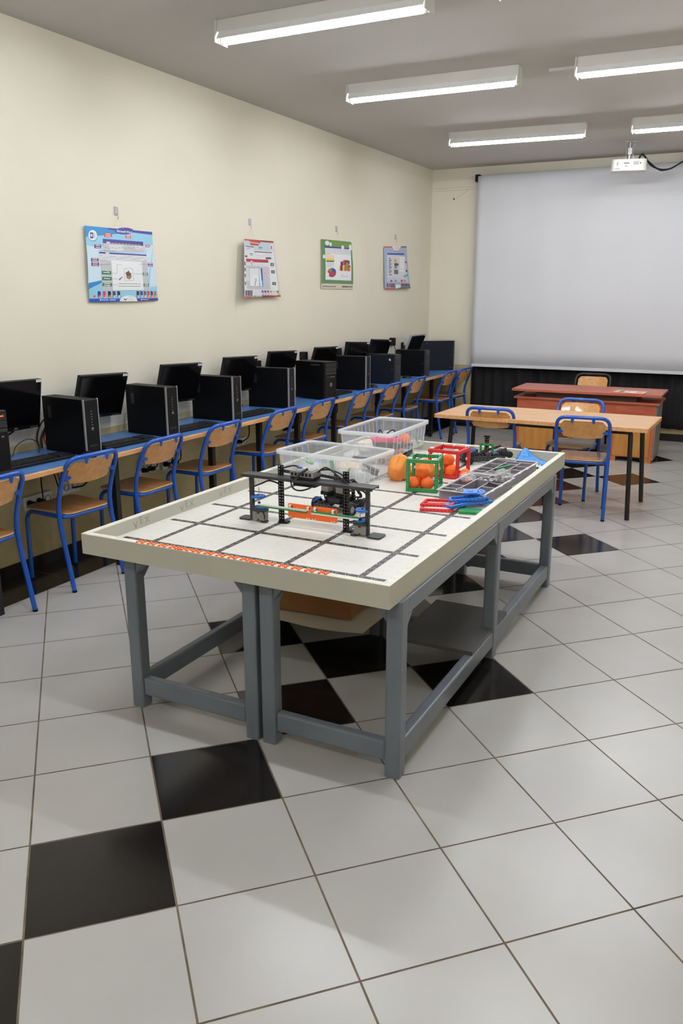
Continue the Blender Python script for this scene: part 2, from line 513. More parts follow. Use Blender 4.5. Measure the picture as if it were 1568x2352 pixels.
def make_chair(tm, seatm, tabs=True):
    root = thing('school_chair', 'chair', 'chair')
    # rear frame: inverted U
    pts = [(-.2, -.19, 0), (-.128, -.19, .40), (-.125, -.19, .50), (-.165, -.19, .63), (-.228, -.187, .775),
           (-.232, .187, .775), (-.165, .19, .63), (-.125, .19, .50), (-.128, .19, .40), (-.2, .19, 0)]
    p1 = fillet(pts, [0, .08, .08, .1, .075, .075, .1, .08, .08, 0], 6)
    # bow the top bar back a little
    for q in p1:
        if q.z > .70 and abs(q.y) < .18: q.x -= .022*(1-(q.y/.18)**2)
    MB().tube(p1, .0135, tm, 10).build('back_frame', root)
    p2 = fillet([(.195, -.165, 0), (.185, -.165, .428), (-.15, -.168, .428), (-.15, .168, .428), (.185, .165, .428), (.195, .165, 0)], [0, .075, .07, .07, .075, 0], 6)
    MB().tube(p2, .0132, tm, 10).build('front_frame', root)
    for (x, y) in ((-.2, -.19), (-.2, .19), (.195, -.165), (.195, .165)):
        MB().cyl((x, y, -.0005), (x*.995, y, .012), .0142, M_BLK, 10).build('foot_cap', root)
    st = MB()
    out = rounded([(-.165, -.155), (.19, -.185), (.19, .185), (-.165, .155)], .05, 5)
    st.poly(out, .4425, .451, M_PLYEDGE)
    st.poly([(x*.995, y*.99) for x, y in out], .451, .4525, seatm)
    # waterfall front edge
    st.box(.188, .1925, -.13, .13, .425, .450, M_PLYEDGE)
    st.build('seat', root, bevel=.0015, bseg=1)
    bk = MB()
    n = 14; vs = []; H = [(.612), (.66), (.71), (.752)]
    cols = []
    for i in range(n+1):
        y = -.16+.32*i/n
        t = abs(y)/.16
        zb = .625 - .012*(1-t*t) + (.03*max(0, (t-.85)/.15)**2)
        zt = .748 - .03*max(0, (t-.8)/.2)**2
        for k in range(4):
            z = zb+(zt-zb)*k/3
            x = -.165-(z-.63)*.43-.026*(1-t*t)
            cols.append((x+.004, y, z))
    for i in range(n+1):
        for k in range(4):
            p = cols[i*4+k]; vs.append(p)
    m0 = len(vs)
    vs += [(p[0]-.009, p[1], p[2]) for p in vs[:m0]]
    fs = []
    for i in range(n):
        for k in range(3):
            a = i*4+k
            fs.append((a, a+4, a+5, a+1)); fs.append((m0+a, m0+a+1, m0+a+5, m0+a+4))
        fs.append((i*4, m0+i*4, m0+i*4+4, i*4+4)); fs.append((i*4+3, i*4+7, m0+i*4+7, m0+i*4+3))
    for e in (0, n):
        for k in range(3):
            a = e*4+k; fs.append((a, a+1, m0+a+1, m0+a) if e == 0 else (a, m0+a, m0+a+1, a+1))
    bk.add(vs, fs, M_PLY, False)
    bk.build('backrest', root)
    for (y, z, dy, dz) in ((-.075, .755, 0, 1), (.075, .755, 0, 1), (-.172, .66, -1, 0), (.172, .66, 1, 0)):
        t = MB()
        if dz:
            xx = -.165-(z-.63)*.43-.030
            t.add([(xx-.004, y-.016, z+.02), (xx-.004, y+.016, z+.02), (xx-.0015, y+.004, z-.022), (xx-.0015, y-.006, z-.022),
                   (xx-.008, y-.016, z+.02), (xx-.008, y+.016, z+.02), (xx-.0055, y+.004, z-.022), (xx-.0055, y-.006, z-.022)],
                  [(0, 1, 2, 3), (7, 6, 5, 4), (0, 4, 5, 1), (1, 5, 6, 2), (2, 6, 7, 3), (3, 7, 4, 0)], tm)
        else:
            xx = -.165-(z-.63)*.43-.006
            t.add([(xx-.003, y+dy*.01, z-.014), (xx-.003, y+dy*.01, z+.018), (xx-.008, y-dy*.03, z+.006), (xx-.008, y-dy*.03, z-.006),
                   (xx-.008, y+dy*.01, z-.014), (xx-.008, y+dy*.01, z+.018), (xx-.012, y-dy*.03, z+.006), (xx-.012, y-dy*.03, z-.006)],
                  [(0, 1, 2, 3), (7, 6, 5, 4), (0, 4, 5, 1), (1, 5, 6, 2), (2, 6, 7, 3), (3, 7, 4, 0)], tm)
        t.build('fixing_tab', root)
    return root

ch0 = make_chair(M_BLUE, M_PLYSEAT)
CH = [(-2.53, .93, 181, 'blue tubular chair cut off by the left edge of the photo, beside the computer desk'),
      (-2.545, 1.64, 176, 'blue tubular school chair nearest complete one, before the first slim tower'),
      (-2.53, 2.235, 181, 'blue tubular chair at the desk in front of the second silver-edged tower'),
      (-2.53, 2.91, 179, 'blue tubular chair at the desk, third fully visible from the left'),
      (-2.53, 3.70, 180, 'blue tubular chair at the desk, fourth fully visible from the left, behind the robot arch'),
      (-2.53, 4.36, 178, 'blue tubular chair at the desk, above and behind the near clear bin'),
      (-2.53, 5.15, 180, 'blue tubular chair at the desk behind the gap between the two clear bins'),
      (-2.53, 5.84, 179, 'blue tubular chair at the desk above the left end of the far clear bin'),
      (-2.53, 6.52, 180, 'blue tubular chair at the desk above the right end of the far clear bin'),
      (-2.48, 7.40, 178, 'blue tubular chair at the desk, second to last before the back wall'),
      (-2.46, 7.90, 176, 'blue tubular chair at the far corner of the room, last along the desk')]
for k, (x, y, a, lab) in enumerate(CH):
    o = ch0 if k == 0 else copy_tree(ch0)
    place(o, (x, y, 0), a, lab, 'blue chairs along the computer desk')
for (x, y, a, lab) in ((-.16, 4.533, 96, 'blue tubular chair on the right, seen from behind at the beech student table'),
                       (-.90, 4.70, 92, 'blue tubular chair at the left half of the student table, legs hidden'),):
    place(copy_tree(ch0), (x, y, 0), a, lab, 'blue chairs at the student table')
c = make_chair(M_BLUE, M_WORNSEAT); place(c, (-.36, 5.12, 0), -92, 'blue chair with worn grey-brown seat beyond the student table', 'blue chairs at the student table')
c = make_chair(M_DARKTUBE, M_PLYSEAT); place(c, (-.70, 7.53, 0), -90, 'black-framed chair with plywood back behind the reddish teacher desk')

# ------------------------------------------------------------------ computer desk
dk = thing('computer_desk', 'long narrow blue-topped desk with beech edge running along the left wall', 'desk', (0, 0, 0))
b = MB(); b.box(XL+.004, -2.365, -.6, 8.2, .712, .735, M_LAMBLUE)
b.build('desktop', dk)
b = MB(); b.box(-2.365, -2.352, -.6, 8.2, .705, .7355, M_WOODEDGE); b.build('front_edge', dk, bevel=.005)
MB().box(-2.48, -2.45, -.6, 8.2, .68, .712, M_DARKTUBE).build('front_rail', dk)
for yy in (.25, 1.0, 1.94, 2.94, 3.57, 4.16, 4.83, 5.79, 6.47, 7.31, 8.1):
    b = MB(); b.box(-2.485, -2.445, yy-.018, yy+.018, 0, .68, M_DARKTUBE)
    b.build('leg', dk)

# ------------------------------------------------------------------ computers
def oriented(root, *_): return root
def make_sff():
    """slim black tower: front faces +x, side faces -y; origin at the bottom centre"""
    root = thing('desktop_tower', 'tower', 'computer')
    b = MB(); b.box(-.19, .168, -.05, .05, 0, .325, M_CASE); b.build('case', root, bevel=.003)
    f = MB(); f.box(.168, .19, -.0475, .0475, .002, .323, M_BLK)
    f.build('front_panel', root, bevel=.003)
    for sy in (-1, 1):
        MB().box(.178, .1915, sy*.05-.0028, sy*.05+.0028, 0.0, .327, M_SILV).build('silver_edge_strip', root, bevel=.001)
    p = MB()
    for k in range(6): p.box(.19, .1908, -.006, .004+.002*(k % 2), .255-k*.016, .259-k*.016, M_GREYTXT)
    p.box(.19, .1912, -.03, .03, .05, .062, M_KEY)
    p.build('port_column', root)
    hp = MB(); hp.cyl((.1895, .0, .155), (.1912, .0, .155), .009, M_SILV, 16)
    v, fc = text_polys('hp', .015, .0004)
    hp.add([(.1916, q[0], .155+q[1]) for q in v], fc, M_BLK)
    hp.build('round_logo', root)
    MB().box(-.14, -.11, -.0512, -.0495, .20, .27, M_KEY).build('side_latch', root)
    return root
def make_mini(led=True):
    root = thing('desktop_tower', 'tower', 'computer')
    b = MB(); b.box(-.05 if led else -.15, .165, -.082, .082, 0.006, .332, M_CASE); b.build('case', root, bevel=.004)
    f = MB(); f.box(.165, .192, -.084, .084, .004, .334, M_BLK); f.build('front_panel', root, bevel=.008)
    d = MB()
    for z in (.300, .262): d.box(.192, .196, -.075, .075, z-.017, z+.017, M_KEY)
    d.box(.192, .195, -.075, .075, .222, .238, M_DGPLAS)
    d.build('drive_bay', root, bevel=.002)
    if led: MB().box(.1965, .1975, .03, .06, .303, .308, M_REDLED).build('power_light', root)
    hp = MB(); hp.cyl((.191, .0, .13), (.1945, .0, .13), .016, M_SILV, 20)
    v, fc = text_polys('hp', .026, .0006)
    hp.add([(.195, q[0], .13+q[1]) for q in v], fc, M_BLK)
    hp.build('round_logo', root)
    p = MB()
    for k in range(5): p.box(.192, .1935, -.055+k*.024, -.055+k*.024+.006+.008*(k > 1), .195, .203, M_GREYTXT)
    p.build('port_row', root)
    MB().box(.16, .21, -.09, .09, 0, .022, M_BLK).build('front_foot', root, bevel=.006)
    MB().box(.03, .13, -.0835, -.081, .296, .314, M_DGPLAS).build('side_label', root)
    return root
sff = make_sff()
DZ = .7355
SFF = [(-2.62, 1.775, -7, 'slim black desktop tower with silver edges, nearest complete one on the desk'),
       (-2.62, 2.505, -6, 'slim black silver-edged tower between the second and third monitors from the left'),
       (-2.625, 3.245, -1, 'slim black silver-edged tower, third along the desk, just right of the third monitor'),
       (-2.63, 4.03, 4, 'slim black silver-edged tower, fourth along the desk, behind the fourth chair back'),
       (-2.63, 5.50, 4, 'slim black silver-edged tower farthest along the desk, past the wider glossy tower')]
for k, (x, y, a, lab) in enumerate(SFF):
    o = sff if k == 0 else copy_tree(sff)
    place(o, (x, y, DZ), a, lab, 'slim towers on the desk')
mini = make_mini()
place(mini, (-2.655, 1.125, DZ), -10, 'black tower with red light and round badge at the left edge of the photo', 'wide black towers')
place(make_mini(False), (-2.61, 4.725, DZ), -10, 'wider black tower with drive bays between two slim silver-edged towers', 'wide black towers')
# plain cases
def case(name, lab, x, y, a, w, d, h, m, strip=None, sticker=None):
    r = thing(name, lab, 'computer', (x, y, DZ), a)
    b = MB(); b.box(-d/2, d/2-.02, -w/2, w/2, 0, h, m); b.build('case', r, bevel=.004)
    f = MB(); f.box(d/2-.02, d/2, -w/2, w/2, .002, h-.002, M_DGPLAS)
    for z in (.8, .68): f.box(d/2, d/2+.002, -w/2+.015, w/2-.015, h*z-.015, h*z+.015, M_KEY)
    f.build('front_panel', r, bevel=.003)
    if sticker: MB().add([(d*.28, -w/2-.001, h*.80), (d*.34, -w/2-.001, h*.79), (d*.33, -w/2-.001, h*.86), (d*.27, -w/2-.001, h*.86)], [(0, 1, 2, 3)], M_STICK).build('logo_sticker', r)
    s_ = MB()
    for (px, pz) in ((-.4, .1), (-.4, .9), (.38, .5), (.38, .1)): s_.cyl((d*px, -w/2-.001, h*pz), (d*px, -w/2+.001, h*pz), .004, M_METAL, 8)
    s_.build('screws', r)
    return r
case('desktop_tower', 'navy-grey desktop tower with a small white logo sticker on its side', -2.575, 6.16, 3, .15, .34, .305, M_CASE2, sticker=True)
case('desktop_tower', 'plain matte black desktop tower second to last on the desk', -2.61, 7.06, 2, .12, .37, .295, M_CASE)
r = case('desktop_tower', 'large dark navy tower with pale edges in the far corner, side towards the camera', -2.64, 7.93, 38, .16, .40, .36, M_CASE2)
b = MB(); b.box(-.202, .202, -.083, .083, .357, .364, M_SILV); b.box(.195, .204, -.083, .083, 0, .36, M_SILV); b.build('pale_edge', r)

# monitors: origin at the panel centre, +x is the screen normal
def make_monitor(bez=M_BLK, W=.45, H=.285):
    root = thing('monitor', 'monitor', 'monitor')
    b = MB(); b.box(-.028, 0, -W/2, W/2, -H/2, H/2, bez); b.build('bezel', root, bevel=.004)
    MB().box(.0, .0012, -W/2+.014, W/2-.014, -H/2+.024, H/2-.014, M_SCR).build('screen', root)
    b = MB(); b.box(-.05, -.028, -.14, .14, -.10, .09, M_BLK); b.build('rear_cover', root, bevel=.01)
    b = MB(); b.box(-.066, -.05, -.05, .05, -.05, .05, M_BLK); b.box(-.098, -.06, -.03, .03, -.035, .03, M_DGPLAS); b.build('vesa_mount', root, bevel=.004)
    s_ = MB(); s_.box(.0012, .002, W/2-.055, W/2-.008, H/2-.018, H/2-.003, M_STICK); s_.box(.002, .0022, W/2-.045, W/2-.02, H/2-.012, H/2-.009, M_GREYTXT); s_.build('sticker', root)
    bt = MB()
    for k in range(4): bt.box(.0, .0015, W/2-.09+k*.018, W/2-.083+k*.018, -H/2+.006, -H/2+.012, M_GREYTXT)
    v, fc = text_polys('DELL', .014, .0003)
    bt.add([(.0012, q[0]-W/2+.06 if False else q[0], -H/2+.012+q[1]) for q in v], fc, M_GREYTXT)
    bt.build('buttons_and_badge', root)
    return root
def mrot(yaw, tilt, roll):
    cz, sz = math.cos(yaw), math.sin(yaw); ct, st = math.cos(tilt), math.sin(tilt); cr, sr = math.cos(roll), math.sin(roll)
    n = Vector((cz*ct, sz*ct, st)); rr = Vector((-sz, cz, 0)); u = n.cross(rr)
    R = rr*cr+u*sr; U = u*cr-rr*sr
    return Matrix(((n.x, R.x, U.x), (n.y, R.y, U.y), (n.z, R.z, U.z))).to_euler()
MON = [(-2.735, 1.49, 1.035, .203, -.116, -.045, 'black flat monitor at the left edge of the photo behind the badge tower'),
       (-2.742, 2.177, 1.016, .038, -.257, -.044, 'black monitor tilted down, behind the nearest slim silver-edged tower'),
       (-2.74, 2.97, 1.023, -.022, -.249, -.036, 'black tilted monitor, third from the left, above the third keyboard'),
       (-2.75, 3.743, 1.022, -.039, -.231, -.034, 'black tilted monitor, fourth from the left'),
       (-2.775, 4.44, 1.024, -.033, -.206, -.037, 'black tilted monitor, fifth from the left, behind the fourth slim tower'),
       (-2.775, 5.225, 1.018, -.014, -.289, -.031, 'black tilted monitor, sixth from the left, only its top half above the towers'),
       (-2.78, 5.96, 1.025, -.085, -.101, -.055, 'black monitor on a wall arm above the last slim tower'),
       (-2.76, 6.46, 1.03, -.055, -.262, -.058, 'black monitor on a wall arm above the navy-grey tower')]
mon0 = make_monitor()
for k, (x, y, z, a, t, r_, lab) in enumerate(MON):
    o = mon0 if k == 0 else copy_tree(mon0)
    place(o, (x, y, z), 0, lab, 'wall-hung monitors', rot=mrot(a, t, r_))
m8 = make_monitor(M_SILV); place(m8, (-2.72, 7.398, 1.05), 0, 'silver-bezelled monitor leaning forward on a wall arm near the far corner', 'wall-hung monitors', rot=mrot(-.004, -.378, -.004))
for (y, z) in ((1.445, 1.04), (2.15, 1.02), (2.95, 1.03), (3.60, 1.06), (4.20, 1.06), (4.98, 1.065), (5.72, 1.07), (6.26, 1.08), (7.15, 1.10)):
    pass
br0 = None
BR = [(1.40, 1.02), (2.17, 1.0), (2.97, 1.0), (3.74, 1.0), (4.456, 1.0), (5.275, 1.0), (5.974, 1.01), (6.445, 1.01), (7.398, 1.03)]
BL = ['first', 'second', 'third', 'fourth', 'fifth', 'sixth', 'seventh', 'eighth', 'ninth']
for k, (y, z) in enumerate(BR):
    if br0 is None:
        br0 = thing('wall_bracket', 'bracket', 'bracket')
        b = MB(); b.box(0, .012, -.03, .03, -.06, .06, M_BLK); b.build('wall_plate', br0, bevel=.003)
        b = MB(); b.box(.01, .035, -.018, .018, -.025, .025, M_DGPLAS); b.build('arm', br0, bevel=.003)
        o = br0
    else:
        o = copy_tree(br0)
    place(o, (XL, y, z), 0, 'black wall bracket holding the %s monitor from the left' % BL[k], 'monitor wall brackets')
# the visible arm blocks that stick out left of the far monitors
AR = [(3.98, 1.07, 'fourth to last'), (4.92, 1.07, 'third'), (5.62, 1.08, 'second'), (6.12, 1.085, 'first')]
arm0 = None
for k, (y, z, w) in enumerate([(4.17, 1.055, 'fifth'), (4.98, 1.08, 'sixth'), (5.68, 1.075, 'seventh'), (6.25, 1.09, 'eighth'), (7.05, 1.115, 'silver-bezelled')]):
    if arm0 is None:
        arm0 = thing('adaptor_box', 'x', 'adaptor')
        b = MB(); b.box(0, .06, -.03, .03, -.045, .045, M_BLK); b.build('housing', arm0, bevel=.005)
        b = MB(); b.tube(smoothline([(.05, 0, -.04), (.06, .02, -.12), (.02, .04, -.25), (.03, .06, -.36)]), .004, M_CABLE, 6); b.build('lead', arm0)
        o = arm0
    else:
        o = copy_tree(arm0)
    place(o, (XL, y, z), 0, 'small black adaptor box on the wall just left of the %s monitor' % w, 'adaptor boxes on the wall')

# keyboards and mice
def make_keyboard():
    root = thing('keyboard', 'k', 'keyboard')
    b = MB(); b.box(-.075, .075, -.22, .22, 0, .018, M_BLK); b.build('body', root, bevel=.004)
    for nm, qs in (('letter_keys', range(15)), ('number_keys', range(16, 20))):
        k = MB(); k.box(-.052, .056, -.207+qs[0]*.0208, -.188+qs[-1]*.0208, .0178, .0195, M_BLK)
        for r_ in range(5):
            for q in qs:
                x = -.05+r_*.0215; y = -.205+q*.0208
                k.box(x, x+.018, y, y+.0175, .018, .025, M_KEY)
        k.build(nm, root)
    return root
kb0 = make_keyboard()
KB = [(-2.57, 1.437, -4, 'black keyboard in front of the leftmost monitor'), (-2.53, 2.11, -4, 'black keyboard between the two nearest slim silver-edged towers'),
      (-2.53, 2.80, -4, 'black keyboard below the third monitor from the left'), (-2.53, 3.56, -4, 'black keyboard between the third and fourth slim towers'),
      (-2.56, 5.02, -3, 'black keyboard just past the wider glossy tower')]
for k, (x, y, a, lab) in enumerate(KB):
    o = kb0 if k == 0 else copy_tree(kb0)
    place(o, (x, y, DZ), a, lab, 'keyboards on the blue desk')
def make_mouse():
    root = thing('mouse', 'm', 'mouse')
    b = MB(); b.lathe([(.0001, .032), (.012, .031), (.024, .024), (.031, .012), (.033, .0)], (0, 0, 0), M_BLK, 18)
    o = b.build('shell', root); o.scale = (1.7, 1, 1)
    MB().tube(smoothline([(-.05, 0, .008), (-.09, .02, .004), (-.12, -.02, .004), (-.18, .03, .004)]), .002, M_CABLE, 6).build('cable', root)
    return root
ms0 = make_mouse()
for k, (x, y, lab) in enumerate([(-2.43, 1.70, 'black mouse beside the leftmost keyboard, behind the nearest full chair'), (-2.50, 5.74, 'black mouse in front of the navy-grey tower'), (-2.56, 6.78, 'black mouse in front of the plain matte black tower')]):
    o = ms0 if k == 0 else copy_tree(ms0)
    place(o, (x, y, DZ), 10*k, lab, 'mice on the blue desk')

# sockets under the desk
def make_socket(n, w=.075):
    root = thing('wall_socket', 's', 'socket')
    b = MB(); b.box(0, .02, -w*n/2, w*n/2, -.042, .042, M_WPLAS); b.build('cover_plate', root, bevel=.003)
    for i in range(n):
        y = -w*n/2+w*(i+.5)
        c = MB(); c.lathe([(.021, .0), (.022, .004), (.019, .004), (.018, -.004), (.0001, -.004)], (.0205, y, 0), M_GPLAS if n > 1 else M_WPLAS, 16, axis='x'); c.build('socket_ring', root)
    return root
SK = [(1.70, .42, 3, 'white triple wall socket with two black plugs behind the nearest full chair'), (1.97, .455, 2, 'grey double data socket right of the nearest triple socket'),
      (2.73, .445, 3, 'white triple wall socket with two plugs seen behind the second chair'), (2.96, .43, 2, 'white double data socket beside the second chair back leg'),
      (3.9, .43, 3, 'white triple wall socket behind the fourth chair'), (4.75, .43, 3, 'white triple socket under the desk behind the fifth chair'), (5.6, .43, 2, 'white double socket under the desk behind the sixth chair')]
for (y, z, n, lab) in SK:
    place(make_socket(n), (XL, y, z), 0, lab, 'wall sockets under the desk')
def cable(name, lab, pts, r, m, plug=None, cat='cable'):
    b = MB(); b.tube(smoothline(pts), r, m, 7)
    if plug: b.cyl(plug, (plug[0]+.045, plug[1], plug[2]+.004), .019, M_BLK, 12, r2=.014)
    return tag(b.build(name), lab, cat)
X0 = XL+.02
cable('power_cable', 'black power cable with round plug in the first slot of the nearest socket', [(X0+.05, 1.625, .42), (X0+.08, 1.66, .43), (X0+.05, 1.69, .55), (X0+.05, 1.70, .69)], .0045, M_CABLE, (X0+.005, 1.625, .42))
cable('power_cable', 'black power cable with round plug in the second slot of the nearest socket', [(X0+.05, 1.70, .42), (X0+.10, 1.78, .44), (X0+.075, 1.79, .52), (X0+.065, 1.77, .62), (X0+.05, 1.765, .70)], .0045, M_CABLE, (X0+.005, 1.70, .42))
cable('network_cable', 'orange-red network cable running down behind the desk to the nearest socket', [(X0+.03, 1.82, .41), (X0+.05, 1.84, .5), (X0+.04, 1.80, .68), (X0+.0, 1.79, .80), (X0+.03, 1.82, .92)], .0055, M_ORCABLE)
cable('power_cable', 'black cable hanging to the grey double data socket', [(X0+.02, 1.96, .45), (X0+.06, 2.03, .46), (X0+.06, 2.06, .52), (X0+.05, 2.03, .69)], .006, M_CABLE)
for k, (yy, lab) in enumerate(((2.66, 'black plug in the left slot of the second triple socket'), (2.73, 'black plug in the middle slot of the second triple socket'), (2.90, 'black cable into the double data socket beside the second chair'), (3.00, 'black plug at the right end below the desk, third chair side'))):
    cable('power_cable', lab, [(X0+.05, yy, .44), (X0+.07, yy+.01, .47), (X0+.06, yy+.02, .6), (X0+.04, yy+.02, .71)], .005, M_CABLE, (X0+.005, yy, .43))
for k, (yy, lab) in enumerate(((3.85, 'black cable hanging under the desk behind the fourth chair'), (4.60, 'black cable with adaptor hanging left of the fifth chair back'), (4.72, 'black cable with adaptor hanging behind the fifth chair back'), (5.45, 'black looped cable hanging under the desk behind the sixth chair'), (6.6, 'black cable loop under the far part of the desk'))):
    cable('power_cable', lab, [(X0+.05, yy, .45), (X0+.10, yy+.03, .50), (X0+.07, yy+.08, .6), (X0+.05, yy+.05, .70)], .005, M_CABLE, (X0+.005, yy, .45))
# cables behind the near monitors
cable('monitor_cable', 'black monitor cable dropping from the leftmost monitor to the desk', [(-2.73, 1.45, .90), (-2.80, 1.42, .84), (-2.80, 1.44, .76), (-2.79, 1.46, .742)], .006, M_CABLE)
cable('keyboard_cable', 'thin black cable arching above the leftmost keyboard', [(-2.79, 1.47, .742), (-2.80, 1.52, .80), (-2.79, 1.60, .825), (-2.78, 1.66, .79), (-2.76, 1.64, .742)], .003, M_CABLE)
cable('monitor_cable', 'bundle of black cables behind the nearest slim tower, outer one', [(-2.84, 1.83, .95), (-2.86, 1.76, .88), (-2.865, 1.73, .80), (-2.86, 1.74, .742)], .005, M_CABLE)
cable('monitor_cable', 'bundle of black cables behind the nearest slim tower, inner one', [(-2.84, 1.84, .91), (-2.85, 1.79, .86), (-2.855, 1.755, .80), (-2.85, 1.75, .742)], .008, M_CABLE)
cable('monitor_cable', 'black cable bundle behind the second slim tower', [(-2.84, 2.62, .92), (-2.86, 2.56, .85), (-2.865, 2.55, .742)], .009, M_CABLE)
cable('monitor_cable', 'black cables hanging between the third monitor and the third slim tower', [(-2.84, 3.35, .90), (-2.86, 3.38, .84), (-2.865, 3.33, .742)], .008, M_CABLE)
cable('monitor_cable', 'black cable knot hanging between the third and fourth slim towers', [(-2.84, 3.88, .90), (-2.87, 3.92, .84), (-2.85, 3.86, .80), (-2.86, 3.93, .742)], .009, M_CABLE)

# ------------------------------------------------------------------ play field on its two grey stands
TX0, TX1, TY0, TY1 = -1.303, .012, .484, 3.035
TZT, TZB, FZ, TK = .742, .660, .688, .028
field = thing('play_field_tray', 'large pale grey walled play field tray with black grid lines on two grey stands', 'play field')
MB().box(TX0+TK, TX1-TK, TY0+TK, TY1-TK, FZ-.018, FZ, M_FIELD).build('field_floor', field)
def wallpiece(x0, x1, y0, y1):
    b = MB(); b.box(x0, x1, y0, y1, TZB, TZT-.003, M_RIM); b.box(x0, x1, y0, y1, TZT-.003, TZT, M_RIMTOP)
    return b.build('side_wall', field)
wallpiece(TX0, TX1, TY0, TY0+TK); wallpiece(TX0, TX1, TY1-TK, TY1)
wallpiece(TX0, TX0+TK, TY0+TK, TY1-TK); wallpiece(TX1-TK, TX1, TY0+TK, TY1-TK)
lx = [-1.098+.3075*k for k in range(4)]
ly = [.660+.3045*k for k in range(8)]
lines = MB(); lw = .0115
for yy in ly: lines.box(-1.245, -.082, yy-lw, yy+lw, FZ, FZ+.0006, M_LINE)
for xx in lx: lines.box(xx-lw, xx+lw, ly[0]-.0, TY1-TK-.02, FZ, FZ+.0007, M_LINE)
lines.build('grid_lines', field)
dots = MB(); wd = MB()
def dia(b, x, y, z, r, m):
    b.add([(x-r, y, z), (x, y-r, z), (x+r, y, z), (x, y+r, z)], [(0, 1, 2, 3)], m)
pit = .3075/6; pity = .3045/6
for a in range(-3, 22):
    for q in range(-2, 47):
        cx = lx[0]+a*pit; cy = ly[0]+q*pity
        if not (TX0+TK+.012 < cx < TX1-TK-.008 and TY0+TK+.012 < cy < TY1-TK-.012): continue
        for (dx, dy) in ((-.009, .001), (.009, .003), (0, .008), (-.005, -.008), (.005, -.006)):
            onx = min(abs(cx+dx-v) for v in lx) < lw-.001 and cy+dy > ly[0]
            ony = min(abs(cy+dy-v) for v in ly) < lw-.001 and cx+dx < -.09
            if onx or ony: dia(wd, cx+dx, cy+dy, FZ+.0012, .0028, M_WDOT)
            else: dia(dots, cx+dx, cy+dy, FZ+.0004, .0016, M_DOT)
q = 0
yy = TY0+.01
while yy < TY1-.01:                     # staggered holes along the right and front rims
    if q % 4 != 3:
        dia(dots, TX1-.008, yy, TZT+.0004, .0019, M_DOT)
        if q % 2: dia(dots, TX1-.020, yy+.004, TZT+.0004, .0019, M_DOT)
    yy += .0132; q += 1
xx = TX0+.012; q = 0
while xx < TX1-.01:
    if q % 4 != 3: dia(dots, xx, TY0+.008+.011*(q % 2), TZT+.0004, .0017, M_DOT)
    xx += .0132; q += 1
dots.build('floor_holes', field); wd.build('line_holes', field)
# orange studs set in the front rim
for q in range(16):
    cx = -1.014+q*.0519; cy = .497
    b = MB()
    pts = [(-.0125, -.007), (.0125, -.007), (0, .001), (-.0125, .009), (.0125, .009)] + ([(.026, .003), (-.026, .001), (-.023, -.010)] if q in (4, 10) else [])
    for (dx, dy) in pts:
        b.lathe([(.0062, 0), (.0062, .002), (.0048, .0045), (.0001, .0058)], (cx+dx, cy+dy, TZT), M_ORANGE, 10)
    b.build('orange_stud_group', field)
# faded marker lettering on the inside of the left wall
for k, (y, a) in enumerate(((.80, .10), (1.11, .08), (1.415, .06), (1.715, .05), (2.03, .05))):
    b = MB()
    for (ch, off, up, sz) in (('V', -.034, -.006, .045), ('E', .0, .007, .045), ('X', .038, .002, .045)):
        v, fc = text_polys(ch, sz, .0)
        b.add([(TX0+TK+.0008, y+off+p[0]*math.cos(a)-p[1]*math.sin(a), .712+up+p[1]*math.cos(a)*.95+p[0]*math.sin(a)) for p in v], [f[::-1] for f in fc] if False else fc, M_TEXT)
    b.build('marker_lettering', field)

